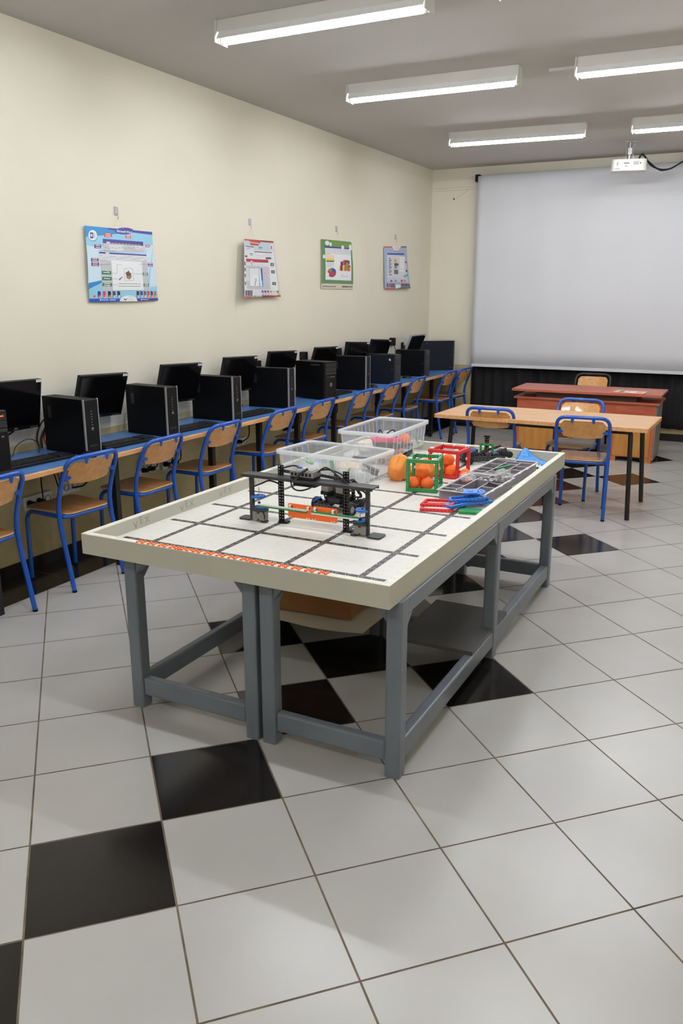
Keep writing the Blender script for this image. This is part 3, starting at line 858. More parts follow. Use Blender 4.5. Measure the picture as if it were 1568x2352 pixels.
def stand(name, lab, x0, x1, y0, y1, mid):
    # outer long rail only: the facing inner sides stay open
    r = thing(name, lab, 'stand', (0, 0, 0), 0, None)
    L = .058
    def post(x, y):
        b = MB(); pts = rounded([(x, y), (x+L, y), (x+L, y+L), (x, y+L)], .010, 3)
        b.poly(pts, 0, .66-.0, M_FRAME); b.build('leg', r, bevel=.003)
    ys = [y0, y1-L]+([mid] if mid else [])
    for yy in ys:
        for xx in (x0, x1-L): post(xx, yy)
    # lower rails and top aprons
    for yy in (y0, y1-L, mid):
        MB().box(x0+L, x1-L, yy+.008, yy+L-.012, .055, .132, M_FRAME).build('lower_rail', r, bevel=.008)
    for xx in (x0, x1-L):
        if (xx == x0) == (x0 < -.9):
            MB().box(xx+.008, xx+L-.012 if xx == x0 else xx+L-.004, y0+L, y1-L, .055, .132, M_FRAME).build('lower_rail', r, bevel=.008)
        b = MB(); b.box(xx+.004, xx+L-.004, y0+L, y1-L, .600, .659, M_FRAME)
        segs = sorted(ys)
        for (ya, sg) in [(s_+L, 1) for s_ in segs[:-1]]+[(s_, -1) for s_ in segs[1:]]:
            vs = [(xx+.004, ya, .60), (xx+.004, ya+sg*.05, .60), (xx+.004, ya, .55), (xx+L-.004, ya, .60), (xx+L-.004, ya+sg*.05, .60), (xx+L-.004, ya, .55)]
            b.add(vs, [(0, 1, 2), (5, 4, 3), (0, 3, 4, 1), (1, 4, 5, 2), (2, 5, 3, 0)] if sg > 0 else [(2, 1, 0), (3, 4, 5), (1, 4, 3, 0), (2, 5, 4, 1), (0, 3, 5, 2)], M_FRAME)
        b.build('top_rail', r, bevel=.003)
    for yy in (y0, y1-L):
        b = MB(); b.box(x0+L, x1-L, yy+.006, yy+L-.01, .632, .659, M_FRAME)
        for (xa, sg) in ((x0+L, 1), (x1-L, -1)):
            vs = [(xa, yy+.008, .64), (xa+sg*.05, yy+.008, .64), (xa, yy+.008, .58), (xa, yy+L-.012, .64), (xa+sg*.05, yy+L-.012, .64), (xa, yy+L-.012, .58)]
            b.add(vs, [(2, 1, 0), (3, 4, 5), (1, 4, 3, 0), (2, 5, 4, 1), (0, 3, 5, 2)] if sg > 0 else [(0, 1, 2), (5, 4, 3), (0, 3, 4, 1), (1, 4, 5, 2), (2, 5, 3, 0)], M_FRAME)
        b.build('top_rail', r, bevel=.002)
    return r
stand('table_stand', 'grey painted wooden stand under the left half of the play field', -1.168, -.553, .556, 2.79, 1.66)
rs = stand('table_stand', 'grey painted stand under the right half of the play field, with shelf board', -.536, .026, .556, 2.79, 1.66)
MB().box(-.345, .018, 1.375, 1.90, .1325, .150, M_SHELF).build('shelf_board', rs, bevel=.001)
# cardboard and paper under the table
b = MB(); nx = 10; vs = []; fs = []
for kz in range(2):
    for q in range(nx+1):
        for w in range(6):
            t = q/nx; x = -.98+.50*t; y = 1.285+.068*w+.03*t - .025*math.sin(PI*t)
            vs.append((x, y, .158+.003*math.sin(t*7)+.002*math.cos(w)+kz*.0012))
n1 = (nx+1)*6
for q in range(nx):
    for w in range(5):
        a = q*6+w; fs.append((a, a+6, a+7, a+1)[::-1]); fs.append((n1+a, n1+a+6, n1+a+7, n1+a+1))
b.add(vs, fs, M_PAPER, True)
tag(b.build('paper_sheet'), 'large cream paper sheet lying under the cardboard box beneath the play field', 'paper')
MB_l = MB(); MB_l.box(-1.12, -.62, 1.36, 2.0, .1325, .150, M_SHELF)
bx = thing('cardboard_box', 'brown cardboard box on a paper sheet beneath the play field', 'box', (-.80, 1.545, .1665), 5)
b = MB(); b.box(-.20, .20, -.14, .14, 0, .20, M_CARD); b.build('carton', bx, bevel=.002)
for sy in (-1, 1):
    b = MB(); b.add([(-.2, sy*.14, .2), (.2, sy*.14, .2), (.2, sy*.26, .235), (-.2, sy*.26, .235), (-.2, sy*.14, .196), (.2, sy*.14, .196), (.2, sy*.26, .231), (-.2, sy*.26, .231)], [(0, 1, 2, 3), (7, 6, 5, 4), (0, 4, 5, 1), (2, 6, 7, 3), (1, 5, 6, 2), (3, 7, 4, 0)], M_CARD)
    b.build('flap', bx)
b = MB(); random.seed(4)
for q in range(6): b.box(.0+q*.022, .018+q*.022-.005*(q % 2), -.1415, -.1405, .14-.004*q, .155-.004*q, M_LINE)
b.build('printed_mark', bx)
MB_l.build('lower_shelf', bpy.data.objects['table_stand'])

# ------------------------------------------------------------------ lattice beams (pegboard plastic)
def lattice(b, T, L, W, m, th=.004, pitch=.0127, bar=.0064):
    """plate with square holes in local xy, thickness along z"""
    nx = max(1, int(round(L/pitch))); ny = max(1, int(round(W/pitch)))
    for i in range(nx+1):
        x = -L/2+i*L/nx; w = bar/2 if 0 < i < nx else bar/2
        b.box(max(-L/2, x-w), min(L/2, x+w), -W/2, W/2, 0, th, m, T)
    for j in range(ny+1):
        y = -W/2+j*W/ny
        b.box(-L/2, L/2, max(-W/2, y-bar/2), min(W/2, y+bar/2), 0, th, m, T)
def TR(loc, rx=0, ry=0, rz=0):
    return Matrix.Translation(loc) @ Matrix.Rotation(math.radians(rz), 4, 'Z') @ Matrix.Rotation(math.radians(ry), 4, 'Y') @ Matrix.Rotation(math.radians(rx), 4, 'X')
def beam(b, a, c, w, t, m, pins=0, pm=None, up=(0, 0, 1), both=True):
    """solid bar from a to c with a row of small light dots on its faces"""
    a = Vector(a); c = Vector(c); d = (c-a); L = d.length; d.normalize()
    up = Vector(up)
    if abs(d.dot(up)) > .95: up = Vector((0, 1, 0))
    s_ = d.cross(up).normalized(); u = s_.cross(d).normalized()
    T = Matrix(((d.x, s_.x, u.x, a.x), (d.y, s_.y, u.y, a.y), (d.z, s_.z, u.z, a.z), (0, 0, 0, 1)))
    b.box(0, L, -w/2, w/2, -t/2, t/2, m, T)
    if pins:
        pm = pm or M_STICK
        for k in range(pins):
            x = L*(k+.5)/pins
            r = .0017
            for sz in (-1, 1):
                b.add([(x-r, 0, sz*(t/2+.0004)), (x, -r, sz*(t/2+.0004)), (x+r, 0, sz*(t/2+.0004)), (x, r, sz*(t/2+.0004))], [(0, 1, 2, 3) if sz > 0 else (3, 2, 1, 0)], pm, False, T)
                b.add([(x-r, sz*(w/2+.0004), 0), (x, sz*(w/2+.0004), -r), (x+r, sz*(w/2+.0004), 0), (x, sz*(w/2+.0004), r)], [(0, 1, 2, 3) if sz < 0 else (3, 2, 1, 0)], pm, False, T)

# ------------------------------------------------------------------ the arch robot
ar = thing('robot_arch', 'dark grey construction-kit arch robot with orange paddles standing on the play field', 'robot')
def part(name, b, parent=ar, **k): return b.build(name, parent, **k)
b = MB(); T = TR((-.641, 1.112, .893), 0, 0, 0)
b.box(-.312, .312, -.03, .03, 0, .006, M_DGPLAS, T)
b.box(-.312, .312, -.033, -.029, -.006, .007, M_DGPLAS, T); b.box(-.312, .312, .029, .033, -.006, .007, M_DGPLAS, T)
for i in range(48):
    for j in range(4):
        dia(b, -.641-.3+i*.01277, 1.112-.019+j*.0127, .8994, .0018, mat('hole_shade_grey', (96, 98, 100), .6))
part('top_plate', b, bevel=.001)
for (x, y, z1, w) in ((-.917, 1.11, .893, .02), (-.365, 1.115, .893, .017)):
    b = MB(); b.box(x-w/2, x+w/2, y-.006, y+.006, FZ+.004, z1, M_DGPLAS); part('outer_post', b, bevel=.001)
for (x, y) in ((-.783, 1.135), (-.472, 1.135)):
    b = MB(); lattice(b, TR((x, y, (FZ+.945)/2+.001), 90, 0, 0) @ Matrix.Rotation(PI/2, 4, 'Z'), .945-FZ-.003, .026, M_DGPLAS, th=.005, pitch=.0127, bar=.0080)
    part('perforated_post', b)
    b = MB(); b.box(x-.013, x+.03, y-.012, y+.02, FZ+.0015, FZ+.010, M_BLK); part('post_foot', b, bevel=.002)
for (x0, x1, y0, y1) in ((-.985, -.925, 1.10, 1.155), (-.875, -.84, 1.095, 1.125), (-.36, -.30, 1.088, 1.158), (-.435, -.405, 1.09, 1.135)):
    b = MB(); b.poly(rounded([(x0, y0), (x1, y0), (x1, y1), (x0, y1)], .012, 4), FZ+.0015, FZ+.008, M_DGPLAS); part('foot_plate', b)
for (x0, x1) in ((-.91, -.852), (-.42, -.366)):
    b = MB(); b.box(x0, x1, 1.098, 1.135, FZ+.008, .734, M_GPLAS); b.box(x0-.002, x1+.002, 1.096, 1.137, .734, .747, M_DGPLAS)
    b.box((x0+x1)/2-.006, (x0+x1)/2+.006, 1.0955, 1.098, .726, .735, M_DGPLAS); b.cyl(((x0+x1)/2, 1.0965, .698), ((x0+x1)/2, 1.099, .698), .005, M_DGPLAS, 10)
    part('motor', b, bevel=.002)
def gear(x, y, z, r):
    b = MB(); pts = []
    n = 24
    for i in range(n*2):
        a = PI*i/n; rr = r if i % 2 else r*.92
        pts.append((x+rr*math.cos(a), y+rr*math.sin(a)))
    b.poly(pts, z-.004, z+.004, M_RBLUE)
    for i in range(8):
        a = i*PI/4; b.cyl((x+r*.55*math.cos(a), y+r*.55*math.sin(a), z+.0042), (x+r*.55*math.cos(a), y+r*.55*math.sin(a), z+.0046), r*.14, mat('deep_blue_hole', (10, 50, 110), .5), 8)
    b.cyl((x, y, z+.004), (x, y, z+.009), .004, M_BLK, 8)
    part('blue_gear', b)
gear(-.887, 1.115, .799, .031); gear(-.878, 1.115, .752, .028); gear(-.388, 1.115, .797, .030); gear(-.395, 1.115, .753, .024)
for (x, z0, z1) in ((-.875, .772, .845), (-.392, .757, .80)):
    b = MB(); b.cyl((x, 1.10, z0), (x, 1.10, z1), .0018, M_METAL, 8); b.cyl((x, 1.10, z0), (x, 1.10, z0+.007), .006, M_BLK, 10); part('steel_shaft', b)
for (x0, x1, zt, first, second) in ((-.862, -.628, .777, M_WPLAS, M_RGREEN), (-.604, -.390, .776, M_RGREEN, M_WPLAS)):
    b = MB(); beam(b, (x0, 1.078, zt-.003), (x1, 1.078, zt-.003), .010, .0065, first, 16, M_GREYTXT); part('upper_beam', b, bevel=.0008)
    b = MB(); beam(b, (x0, 1.078, zt-.0098), (x1, 1.078, zt-.0098), .010, .0065, second); part('lower_beam', b, bevel=.0008)
for (x0, x1) in ((-.721, -.606), (-.603, -.489)):
    b = MB()
    pts = [Vector((x0, .735, 0)), Vector((x1, .735, 0)), Vector((x1, .795, 0)), Vector((x0, .795, 0))]
    rp = fillet(pts, .006, 3, True)
    vs = [(p.x, 1.084, p.y) for p in rp]+[(p.x, 1.088, p.y) for p in rp]; n = len(rp)
    b.add(vs, [tuple(range(n)), tuple(range(n, 2*n))[::-1]]+[(i, n+i, n+(i+1) % n, (i+1) % n) for i in range(n)], M_ORANGE)
    for (dx, z) in ((.012, .785), (-.012, .785), (.012, .739), (-.012, .739), (-.024, .739)):
        xx = (x0 if dx > 0 else x1)+dx
        b.cyl((xx, 1.084, z), (xx, 1.082, z), .003, M_WPLAS, 8)
    part('orange_paddle', b)
    for dx in (.015, -.015):
        xx = (x0 if dx > 0 else x1)+dx
        b = MB(); b.cyl((xx-.004, 1.078, .786), (xx+.006, 1.078, .786), .0065, M_WPLAS, 10); b.box(xx-.004, xx+.006, 1.073, 1.083, .776, .787, M_WPLAS); part('white_connector', b)
b = MB(); b.box(-.054, .054, -.032, .032, 0, .012, M_BLK); b.box(-.055, .055, -.033, .033, .012, .036, M_GPLAS); b.box(-.035, .045, -.02, .028, .036, .039, mat('brain_top_grey', (150, 148, 144), .4))
for k in range(6): b.box(-.050+k*.0168, -.039+k*.0168, -.0336, -.0325, .016, .029, M_BLK)
b.box(-.043, -.018, .005, .016, .039, .045, M_RBLUE); b.box(-.018, -.004, .004, .017, .039, .044, M_WPLAS)
part('controller_brain', b, T=None, loc=(-.651, 1.112, .902), bevel=.0015)
b = MB(); beam(b, (-.775, 1.142, .917), (-.705, 1.142, .914), .006, .012, M_DGPLAS, 6); beam(b, (-.60, 1.15, .914), (-.48, 1.142, .906), .006, .012, M_DGPLAS, 9); part('cross_beam', b)
for k, pts in enumerate(([(-.775, 1.13, .915), (-.76, 1.12, .935), (-.72, 1.13, .947), (-.69, 1.13, .944)],
                         [(-.60, 1.12, .93), (-.57, 1.13, .952), (-.54, 1.13, .945), (-.50, 1.13, .918), (-.46, 1.13, .895), (-.42, 1.14, .865), (-.405, 1.14, .84)],
                         [(-.59, 1.13, .94), (-.55, 1.14, .943), (-.50, 1.14, .93), (-.465, 1.14, .905), (-.43, 1.14, .88), (-.40, 1.13, .85), (-.43, 1.13, .842)],
                         [(-.675, 1.07, .905), (-.655, 1.055, .92), (-.635, 1.06, .94), (-.622, 1.08, .951)],
                         [(-.705, 1.08, .895), (-.69, 1.075, .865), (-.66, 1.075, .857), (-.62, 1.08, .868), (-.59, 1.09, .89)],
                         [(-.905, 1.10, .842), (-.86, 1.10, .862), (-.83, 1.11, .875), (-.80, 1.12, .868), (-.785, 1.12, .862)],
                         [(-.905, 1.10, .79), (-.90, 1.09, .765), (-.87, 1.085, .750), (-.85, 1.085, .745), (-.843, 1.09, .72), (-.85, 1.10, .708)],
                         [(-.36, 1.10, .775), (-.39, 1.085, .768), (-.42, 1.085, .752), (-.447, 1.09, .745), (-.445, 1.09, .715), (-.425, 1.10, .705)],
                         [(-.43, 1.14, .875), (-.395, 1.14, .868), (-.375, 1.13, .85), (-.370, 1.12, .82)])):
    b = MB(); b.tube(smoothline(pts), .0036 if k != 3 else .0055, M_CABLE, 7); part('black_cable', b)
b = MB(); b.box(-.706, -.60, 1.10, 1.16, .868, .885, M_BLK); part('battery_box', b, bevel=.003)

# ------------------------------------------------------------------ small wheeled robot behind the arch
rb = thing('wheeled_robot', 'black four-wheeled construction-kit robot standing behind the right side of the arch', 'robot', (-.648, 1.425, FZ), -10)
def rpart(name, b, **k): return b.build(name, rb, **k)
def wheel(root, x, y, r=.032, w=.024, ax='x'):
    b = MB(); b.lathe([(r*.62, -w/2), (r*.9, -w/2), (r, -w*.3), (r, w*.3), (r*.9, w/2), (r*.62, w/2)], (x, y, r+.0008), M_RUBBER, 22, axis='x')
    b.build('tyre', root)
    b = MB(); b.lathe([(.0001, -w*.3), (r*.3, -w*.42), (r*.45, -w*.2), (r*.64, -w*.3), (r*.64, w*.3), (r*.3, w*.42), (.0001, w*.3)], (x, y, r+.0008), M_GPLAS, 16, axis='x')
    b.build('wheel_hub', root)
for (x, y) in ((-.096, -.05), (.096, -.05), (-.096, .055), (.096, .055)): wheel(rb, x, y)
b = MB()
for sx in (-1, 1):
    beam(b, (sx*.08, -.09, .032), (sx*.08, .09, .032), .006, .014, M_DGPLAS, 10)
    beam(b, (sx*.055, -.08, .038), (sx*.055, .08, .038), .006, .026, M_DGPLAS, 9)
for y in (-.085, .0, .085): beam(b, (-.085, y, .036), (.085, y, .036), .01, .012, M_DGPLAS, 10)
rpart('chassis', b)
b = MB(); b.box(-.045, .05, -.055, .05, .045, .074, M_BLK); b.box(-.03, .04, -.060, -.053, .05, .07, M_DGPLAS); rpart('battery', b, bevel=.003)
for (x, y) in ((-.055, -.025), (.025, -.02)):
    b = MB(); b.box(x-.022, x+.018, y-.02, y+.03, .092, .130, M_GPLAS); b.box(x-.024, x+.02, y-.022, y+.032, .076, .093, M_BLK); rpart('motor', b, bevel=.002)
b = MB()
for (x0, z0, x1, z1) in ((-.05, .05, -.03, .13), (.03, .05, .04, .13), (-.04, .09, .05, .10)): beam(b, (x0, .0, z0), (x1, .0, z1), .012, .012, M_DGPLAS, 7)
beam(b, (-.05, .03, .06), (-.05, .03, .16), .012, .012, M_BLK, 7); beam(b, (.05, .03, .06), (.05, .03, .15), .012, .012, M_BLK, 7)
rpart('tower_frame', b)
for k, pts in enumerate(([(-.01, -.03, .15), (.0, -.05, .17), (.03, -.06, .14), (.06, -.04, .12), (.08, 0, .10)], [(.05, .0, .15), (.09, -.02, .16), (.105, 0, .13), (.09, .01, .10), (.11, .0, .09), (.095, .0, .07)], [(-.03, -.02, .12), (-.06, -.04, .10), (-.05, -.05, .06)])):
    b = MB(); b.tube(smoothline(pts), .0035, M_CABLE, 7); rpart('black_cable', b)
b = MB(); beam(b, (-.09, -.085, .05), (-.05, -.08, .075), .007, .007, M_RBLUE); rpart('blue_link', b)
b = MB(); beam(b, (-.02, -.02, .135), (.0, -.02, .15), .008, .008, M_RBLUE); rpart('blue_link', b)

# ------------------------------------------------------------------ storage bins
def make_bin(name, lab, loc, rz, Wd, Dp, H):
    r = thing(name, lab, 'storage bin', loc, rz)
    tw = .92; t = .003
    def ringpts(k, zz, ins=0):
        a, c = Wd/2*k-ins, Dp/2*k-ins
        return [(p.x, p.y, zz) for p in fillet([(-a, -c, 0), (a, -c, 0), (a, c, 0), (-a, c, 0)], .035, 5, True)]
    b = MB(); lo = ringpts(tw, .002); hi = ringpts(.985, H-.008); n = len(lo)
    b.add(lo+hi, [(i, (i+1) % n, n+(i+1) % n, n+i) for i in range(n)], M_BIN, True)
    b.add(lo, [tuple(range(n))[::-1]], M_BIN)
    b.build('wall_shell', r)
    rim = MB()
    A = ringpts(1.0, H-.022, -.006); B = ringpts(1.0, H, -.006); Cc = ringpts(.985, H, .003); D_ = ringpts(.985, H-.010, .003)
    rim.add(A+B+Cc+D_, [(k_*n+i, k_*n+(i+1) % n, (k_+1)*n+(i+1) % n, (k_+1)*n+i) for k_ in range(3) for i in range(n)], M_BINRIM, True)
    rim.build('rim', r)
    ribs = MB()
    for sx in (-1, 1):
        m_ = int(Dp/.055)
        for i in range(m_):
            y = -Dp*.40+Dp*.80*i/(m_-1)
            ribs.add([(sx*Wd/2*tw, y-.002, .004), (sx*Wd/2*tw, y+.002, .004), (sx*Wd/2*.985, y+.002, H-.02), (sx*Wd/2*.985, y-.002, H-.02),
                      (sx*(Wd/2*tw+.004), y-.002, .004), (sx*(Wd/2*tw+.004), y+.002, .004), (sx*(Wd/2*.985+.004), y+.002, H-.02), (sx*(Wd/2*.985+.004), y-.002, H-.02)],
                     [(4, 5, 6, 7), (0, 4, 7, 3), (1, 2, 6, 5)], M_BINRIB)
    for sy in (-1, 1):
        m_ = int(Wd/.06)
        for i in range(m_):
            x = -Wd*.42+Wd*.84*i/(m_-1)
            ribs.add([(x-.002, sy*Dp/2*tw, .004), (x+.002, sy*Dp/2*tw, .004), (x+.002, sy*Dp/2*.985, H-.02), (x-.002, sy*Dp/2*.985, H-.02),
                      (x-.002, sy*(Dp/2*tw+.004), .004), (x+.002, sy*(Dp/2*tw+.004), .004), (x+.002, sy*(Dp/2*.985+.004), H-.02), (x-.002, sy*(Dp/2*.985+.004), H-.02)],
                     [(4, 5, 6, 7), (0, 4, 7, 3), (1, 2, 6, 5)], M_BINRIB)
    ribs.build('stiffening_ribs', r)
    return r
b1 = make_bin('storage_bin', 'clear frosted plastic bin nearest the arch, holding plastic bags and green parts', (-1.005, 2.06, FZ+.001), -4.5, .545, .34, .150)
b2 = make_bin('storage_bin', 'clear frosted plastic bin farther back, holding a pink robot and an orange ball', (-1.007, 2.713, FZ+.041), 0.3, .335, .604, .152)
def crumple(name, lab, cat, c, r, m, seed, sq=.7, amp=.25, seg=28, dx=1.0, dy=1.0, group=None, smooth=False):
    rn = random.Random(seed); b = MB(); n = seg//2
    ph = [(rn.uniform(1, 6), rn.uniform(1, 6), rn.uniform(0, 6), rn.uniform(.4, 1)) for _ in range(7)]
    vs = []; fs = []
    for i in range(n+1):
        for k in range(seg):
            th = PI*i/n; an = 2*PI*k/seg
            d = sum(w*math.sin(a*an+p+q*th*1.3) if False else w*math.sin(round(a)*an+p)*math.sin(q*th) for a, q, p, w in ph)/3
            rr = r*(1+amp*d+amp*.3*rn.uniform(-1, 1)*math.sin(th))
            z = -math.cos(th)*rr*sq
            vs.append((rr*math.sin(th)*math.cos(an)*dx, rr*math.sin(th)*math.sin(an)*dy, max(z+r*sq*.8, 0)))
    for i in range(n):
        for k in range(seg):
            fs.append((i*seg+k, i*seg+(k+1) % seg, (i+1)*seg+(k+1) % seg, (i+1)*seg+k))
    b.add(vs, fs, m, smooth)
    o = b.build(name, loc=c)
    return tag(o, lab, cat, group)
FB = FZ+.005
crumple('plastic_bag', 'crumpled clear bag at the right end of the near bin', 'plastic bag', (-.84, 2.0, FB), .06, M_CLEAR, 3, .8)
crumple('plastic_bag', 'crumpled clear bag in the middle of the near bin', 'plastic bag', (-.99, 2.08, FB), .075, M_CLEAR, 5, .7)
crumple('plastic_bag', 'crumpled clear bag at the left end of the near bin', 'plastic bag', (-1.15, 2.07, FB), .07, M_CLEAR, 8, .6)
def loose(name, lab, cat, c, rot, dims, m, pins=0, group=None):
    b = MB(); beam(b, (-dims[0]/2, 0, 0), (dims[0]/2, 0, 0), dims[1], dims[2], m, pins)
    o = b.build(name, loc=c, bevel=.0008); o.rotation_euler = tuple(math.radians(v) for v in rot)
    return tag(o, lab, cat, group)
loose('green_part', 'green plastic part pressed to the left front of the near bin', 'plastic part', (-1.11, 1.965, FB+.085), (30, 20, 10), (.045, .02, .012), M_RGREEN)
loose('green_part', 'green plastic part in the middle of the near bin', 'plastic part', (-.985, 1.985, FB+.075), (10, 80, 10), (.05, .022, .012), M_RGREEN)
loose('green_part', 'long pale green part at the right of the near bin', 'plastic part', (-.87, 1.93, FB+.05), (10, -60, 10), (.07, .02, .01), M_RGREEN)
loose('blue_part', 'blue plastic part at the back left of the near bin', 'plastic part', (-1.12, 2.13, FB+.06), (0, 10, 25), (.08, .03, .02), M_RBLUE)
loose('bin_divider', 'white divider strip standing across the near bin', 'divider', (-1.03, 2.07, FB+.06), (0, 0, 88), (.26, .004, .11), mat('white_divider', (226, 228, 228), .5, alpha=.6))
loose('cardboard_piece', 'beige cardboard piece lying in the near bin', 'cardboard', (-.93, 2.09, FB+.058), (6, 0, -5), (.15, .11, .004), M_TAN)
loose('dark_part', 'dark grey kit part at the back right of the near bin', 'plastic part', (-.82, 2.10, FB+.045), (0, 20, 15), (.10, .04, .03), M_DGPLAS, 8)
loose('dark_part', 'grey-blue kit part at the bottom middle of the near bin', 'plastic part', (-.93, 1.97, FB+.02), (0, 5, 8), (.14, .05, .025), M_GPLAS, 8)
FB2 = FZ+.046
bc = thing('kit_chassis', 'flat black kit chassis lying under the far clear bin', 'kit part', (-.99, 2.66, FZ+.001), 8)
b = MB()
for xx in (-.12, -.04, .04, .12): beam(b, (xx, -.2, .012), (xx, .2, .012), .02, .022, M_BLK, 16)
for yy in (-.19, -.06, .07, .19): beam(b, (-.13, yy, .030), (.13, yy, .030), .022, .012, M_BLK, 10)
b.build('black_beams', bc)
b = MB(); beam(b, (-.14, -.03, .0295), (-.14, .06, .0295), .012, .012, mat('yellow_plastic', (230, 200, 40), .4), 4); b.build('yellow_beam', bc)
# inside the far bin
pk = thing('pink_robot', 'pink and black kit robot lying in the far bin', 'robot', (-0.985, 2.665, FB2), 20)
b = MB(); b.poly(rounded([(-.09, -.05), (.09, -.04), (.1, .05), (-.07, .06)], .02, 4), .055, .075, M_PINK); b.build('shell', pk, bevel=.004)
b = MB(); b.box(-.07, .08, -.04, .04, .0, .055, M_BLK); b.build('base', pk, bevel=.004)
b = MB(); b.tube(smoothline([(-.05, 0, .075), (-.03, .02, .12), (0, -.03, .10), (.05, 0, .125), (.07, .02, .075)]), .004, M_CABLE, 7); b.build('cable', pk)
def ball(lab, c, r=.0315, group='orange balls', parent=None):
    b = MB(); b.sphere((0, 0, 0), r, M_BALL, 28)
    return tag(b.build('orange_ball', loc=c), lab, 'ball', group)
ball('orange ball inside the far clear bin', (-0.920, 2.825, FB2+.05), .034, None)
crumple('plastic_bag', 'clear bag of small parts at the back of the far bin', 'plastic bag', (-1.035, 2.845, FB2), .07, M_CLEAR, 11, .7)
crumple('packing_paper', 'cream crumpled packing piece in the left of the far bin', 'paper', (-1.075, 2.585, FB2), .055, M_PAPER, 12, .7)
loose('red_part', 'long red plastic beam along the front edge of the far bin', 'plastic part', (-0.900, 2.575, FB2+.012), (0, 0, 75), (.22, .012, .012), M_RRED, 14)
loose('dark_part', 'black kit part low in the far bin under the orange ball', 'plastic part', (-0.935, 2.825, FB2+.010), (0, 0, 60), (.12, .05, .016), M_BLK, 8)
loose('green_part', 'small green part at the right end of the far bin', 'plastic part', (-0.895, 2.945, FB2+.03), (0, 60, 30), (.06, .012, .012), M_RGREEN, 4)

crumple('orange_bag', 'translucent orange bag beside the green cube frame', 'bag', (-.665, 2.145, FZ+.001), .068, M_BAG, 21, 1.1, .24, 40, .85, 1.0, smooth=True)
crumple('orange_bag', 'second crumpled orange bag behind the green cube frame', 'bag', (-.555, 2.215, FZ+.001), .06, M_BAG, 27, 1.0, .2, 40, smooth=True)

# cube frames
def cube_frame(name, lab, loc, rz, a, d, h, m):
    r = thing(name, lab, 'cube frame', loc, rz)
    w = .0165
    for sx in (-1, 1):
        for sy in (-1, 1):
            b = MB(); beam(b, (sx*(a/2-w/2), sy*(d/2-w/2), .0), (sx*(a/2-w/2), sy*(d/2-w/2), h), w, w, m, 13); b.build('upright_beam', r, bevel=.001)
    for z in (w/2, h-w/2):
        for sy in (-1, 1):
            b = MB(); beam(b, (-a/2+w, sy*(d/2-w/2), z), (a/2-w, sy*(d/2-w/2), z), w, w, m, 11); b.build('cross_beam', r, bevel=.001)
        for sx in (-1, 1):
            b = MB(); beam(b, (sx*(a/2-w/2), -d/2+w, z), (sx*(a/2-w/2), d/2-w, z), w, w, m, 11); b.build('cross_beam', r, bevel=.001)
    for (x, y) in ((-1, -1), (1, -1), (-1, 1), (1, 1), (0, 1)):
        b = MB(); b.cbox((x*(a/2-.018), y*(d/2-.010), h+.0045), (.022 if x else .010, .012, .009), M_WPLAS); b.cyl((x*(a/2-.018), y*(d/2-.012), h+.007), (x*(a/2-.018), y*(d/2-.030), h+.004), .005, M_WPLAS, 8)
        b.build('white_connector', r, bevel=.002)
    for (x, y) in ((-1, 1), (1, 1)):
        b = MB(); b.cbox((x*(a/2-.016), y*(d/2-.016), h*.58), (.01, .01, .014), M_WPLAS); b.build('white_connector', r, bevel=.002)
    return r
cube_frame('cube_frame', 'green perforated beam cube frame holding orange balls', (-.470, 2.012, FZ+.001), 11, .160, .165, .163, M_RGREEN)
cube_frame('cube_frame', 'red perforated beam cube frame behind the green one', (-.470, 2.372, FZ+.001), -4, .178, .165, .150, M_RRED)
for (x, y, z, lab) in ((-.515, 1.975, .0, 'orange ball at the front left inside the green cube frame'), (-.449, 1.994, .0, 'orange ball at the front right inside the green cube frame'),
                       (-.487, 2.045, .0, 'orange ball at the back inside the green cube frame, mostly hidden'), (-.480, 2.004, .054, 'orange ball stacked on top inside the green cube frame'),
                       (-.512, 2.355, .0, 'orange ball at the back left inside the red cube frame'), (-.440, 2.330, .0, 'orange ball at the front inside the red cube frame'),
                       (-.478, 2.404, .0, 'orange ball at the back inside the red cube frame'), (-.470, 2.358, .054, 'orange ball stacked on top inside the red cube frame')):
    ball(lab, (x, y, FZ+.0335+z), .0335)
ball('orange ball lying just right of the red cube frame upright', (-.352, 2.30, FZ+.031), .03)

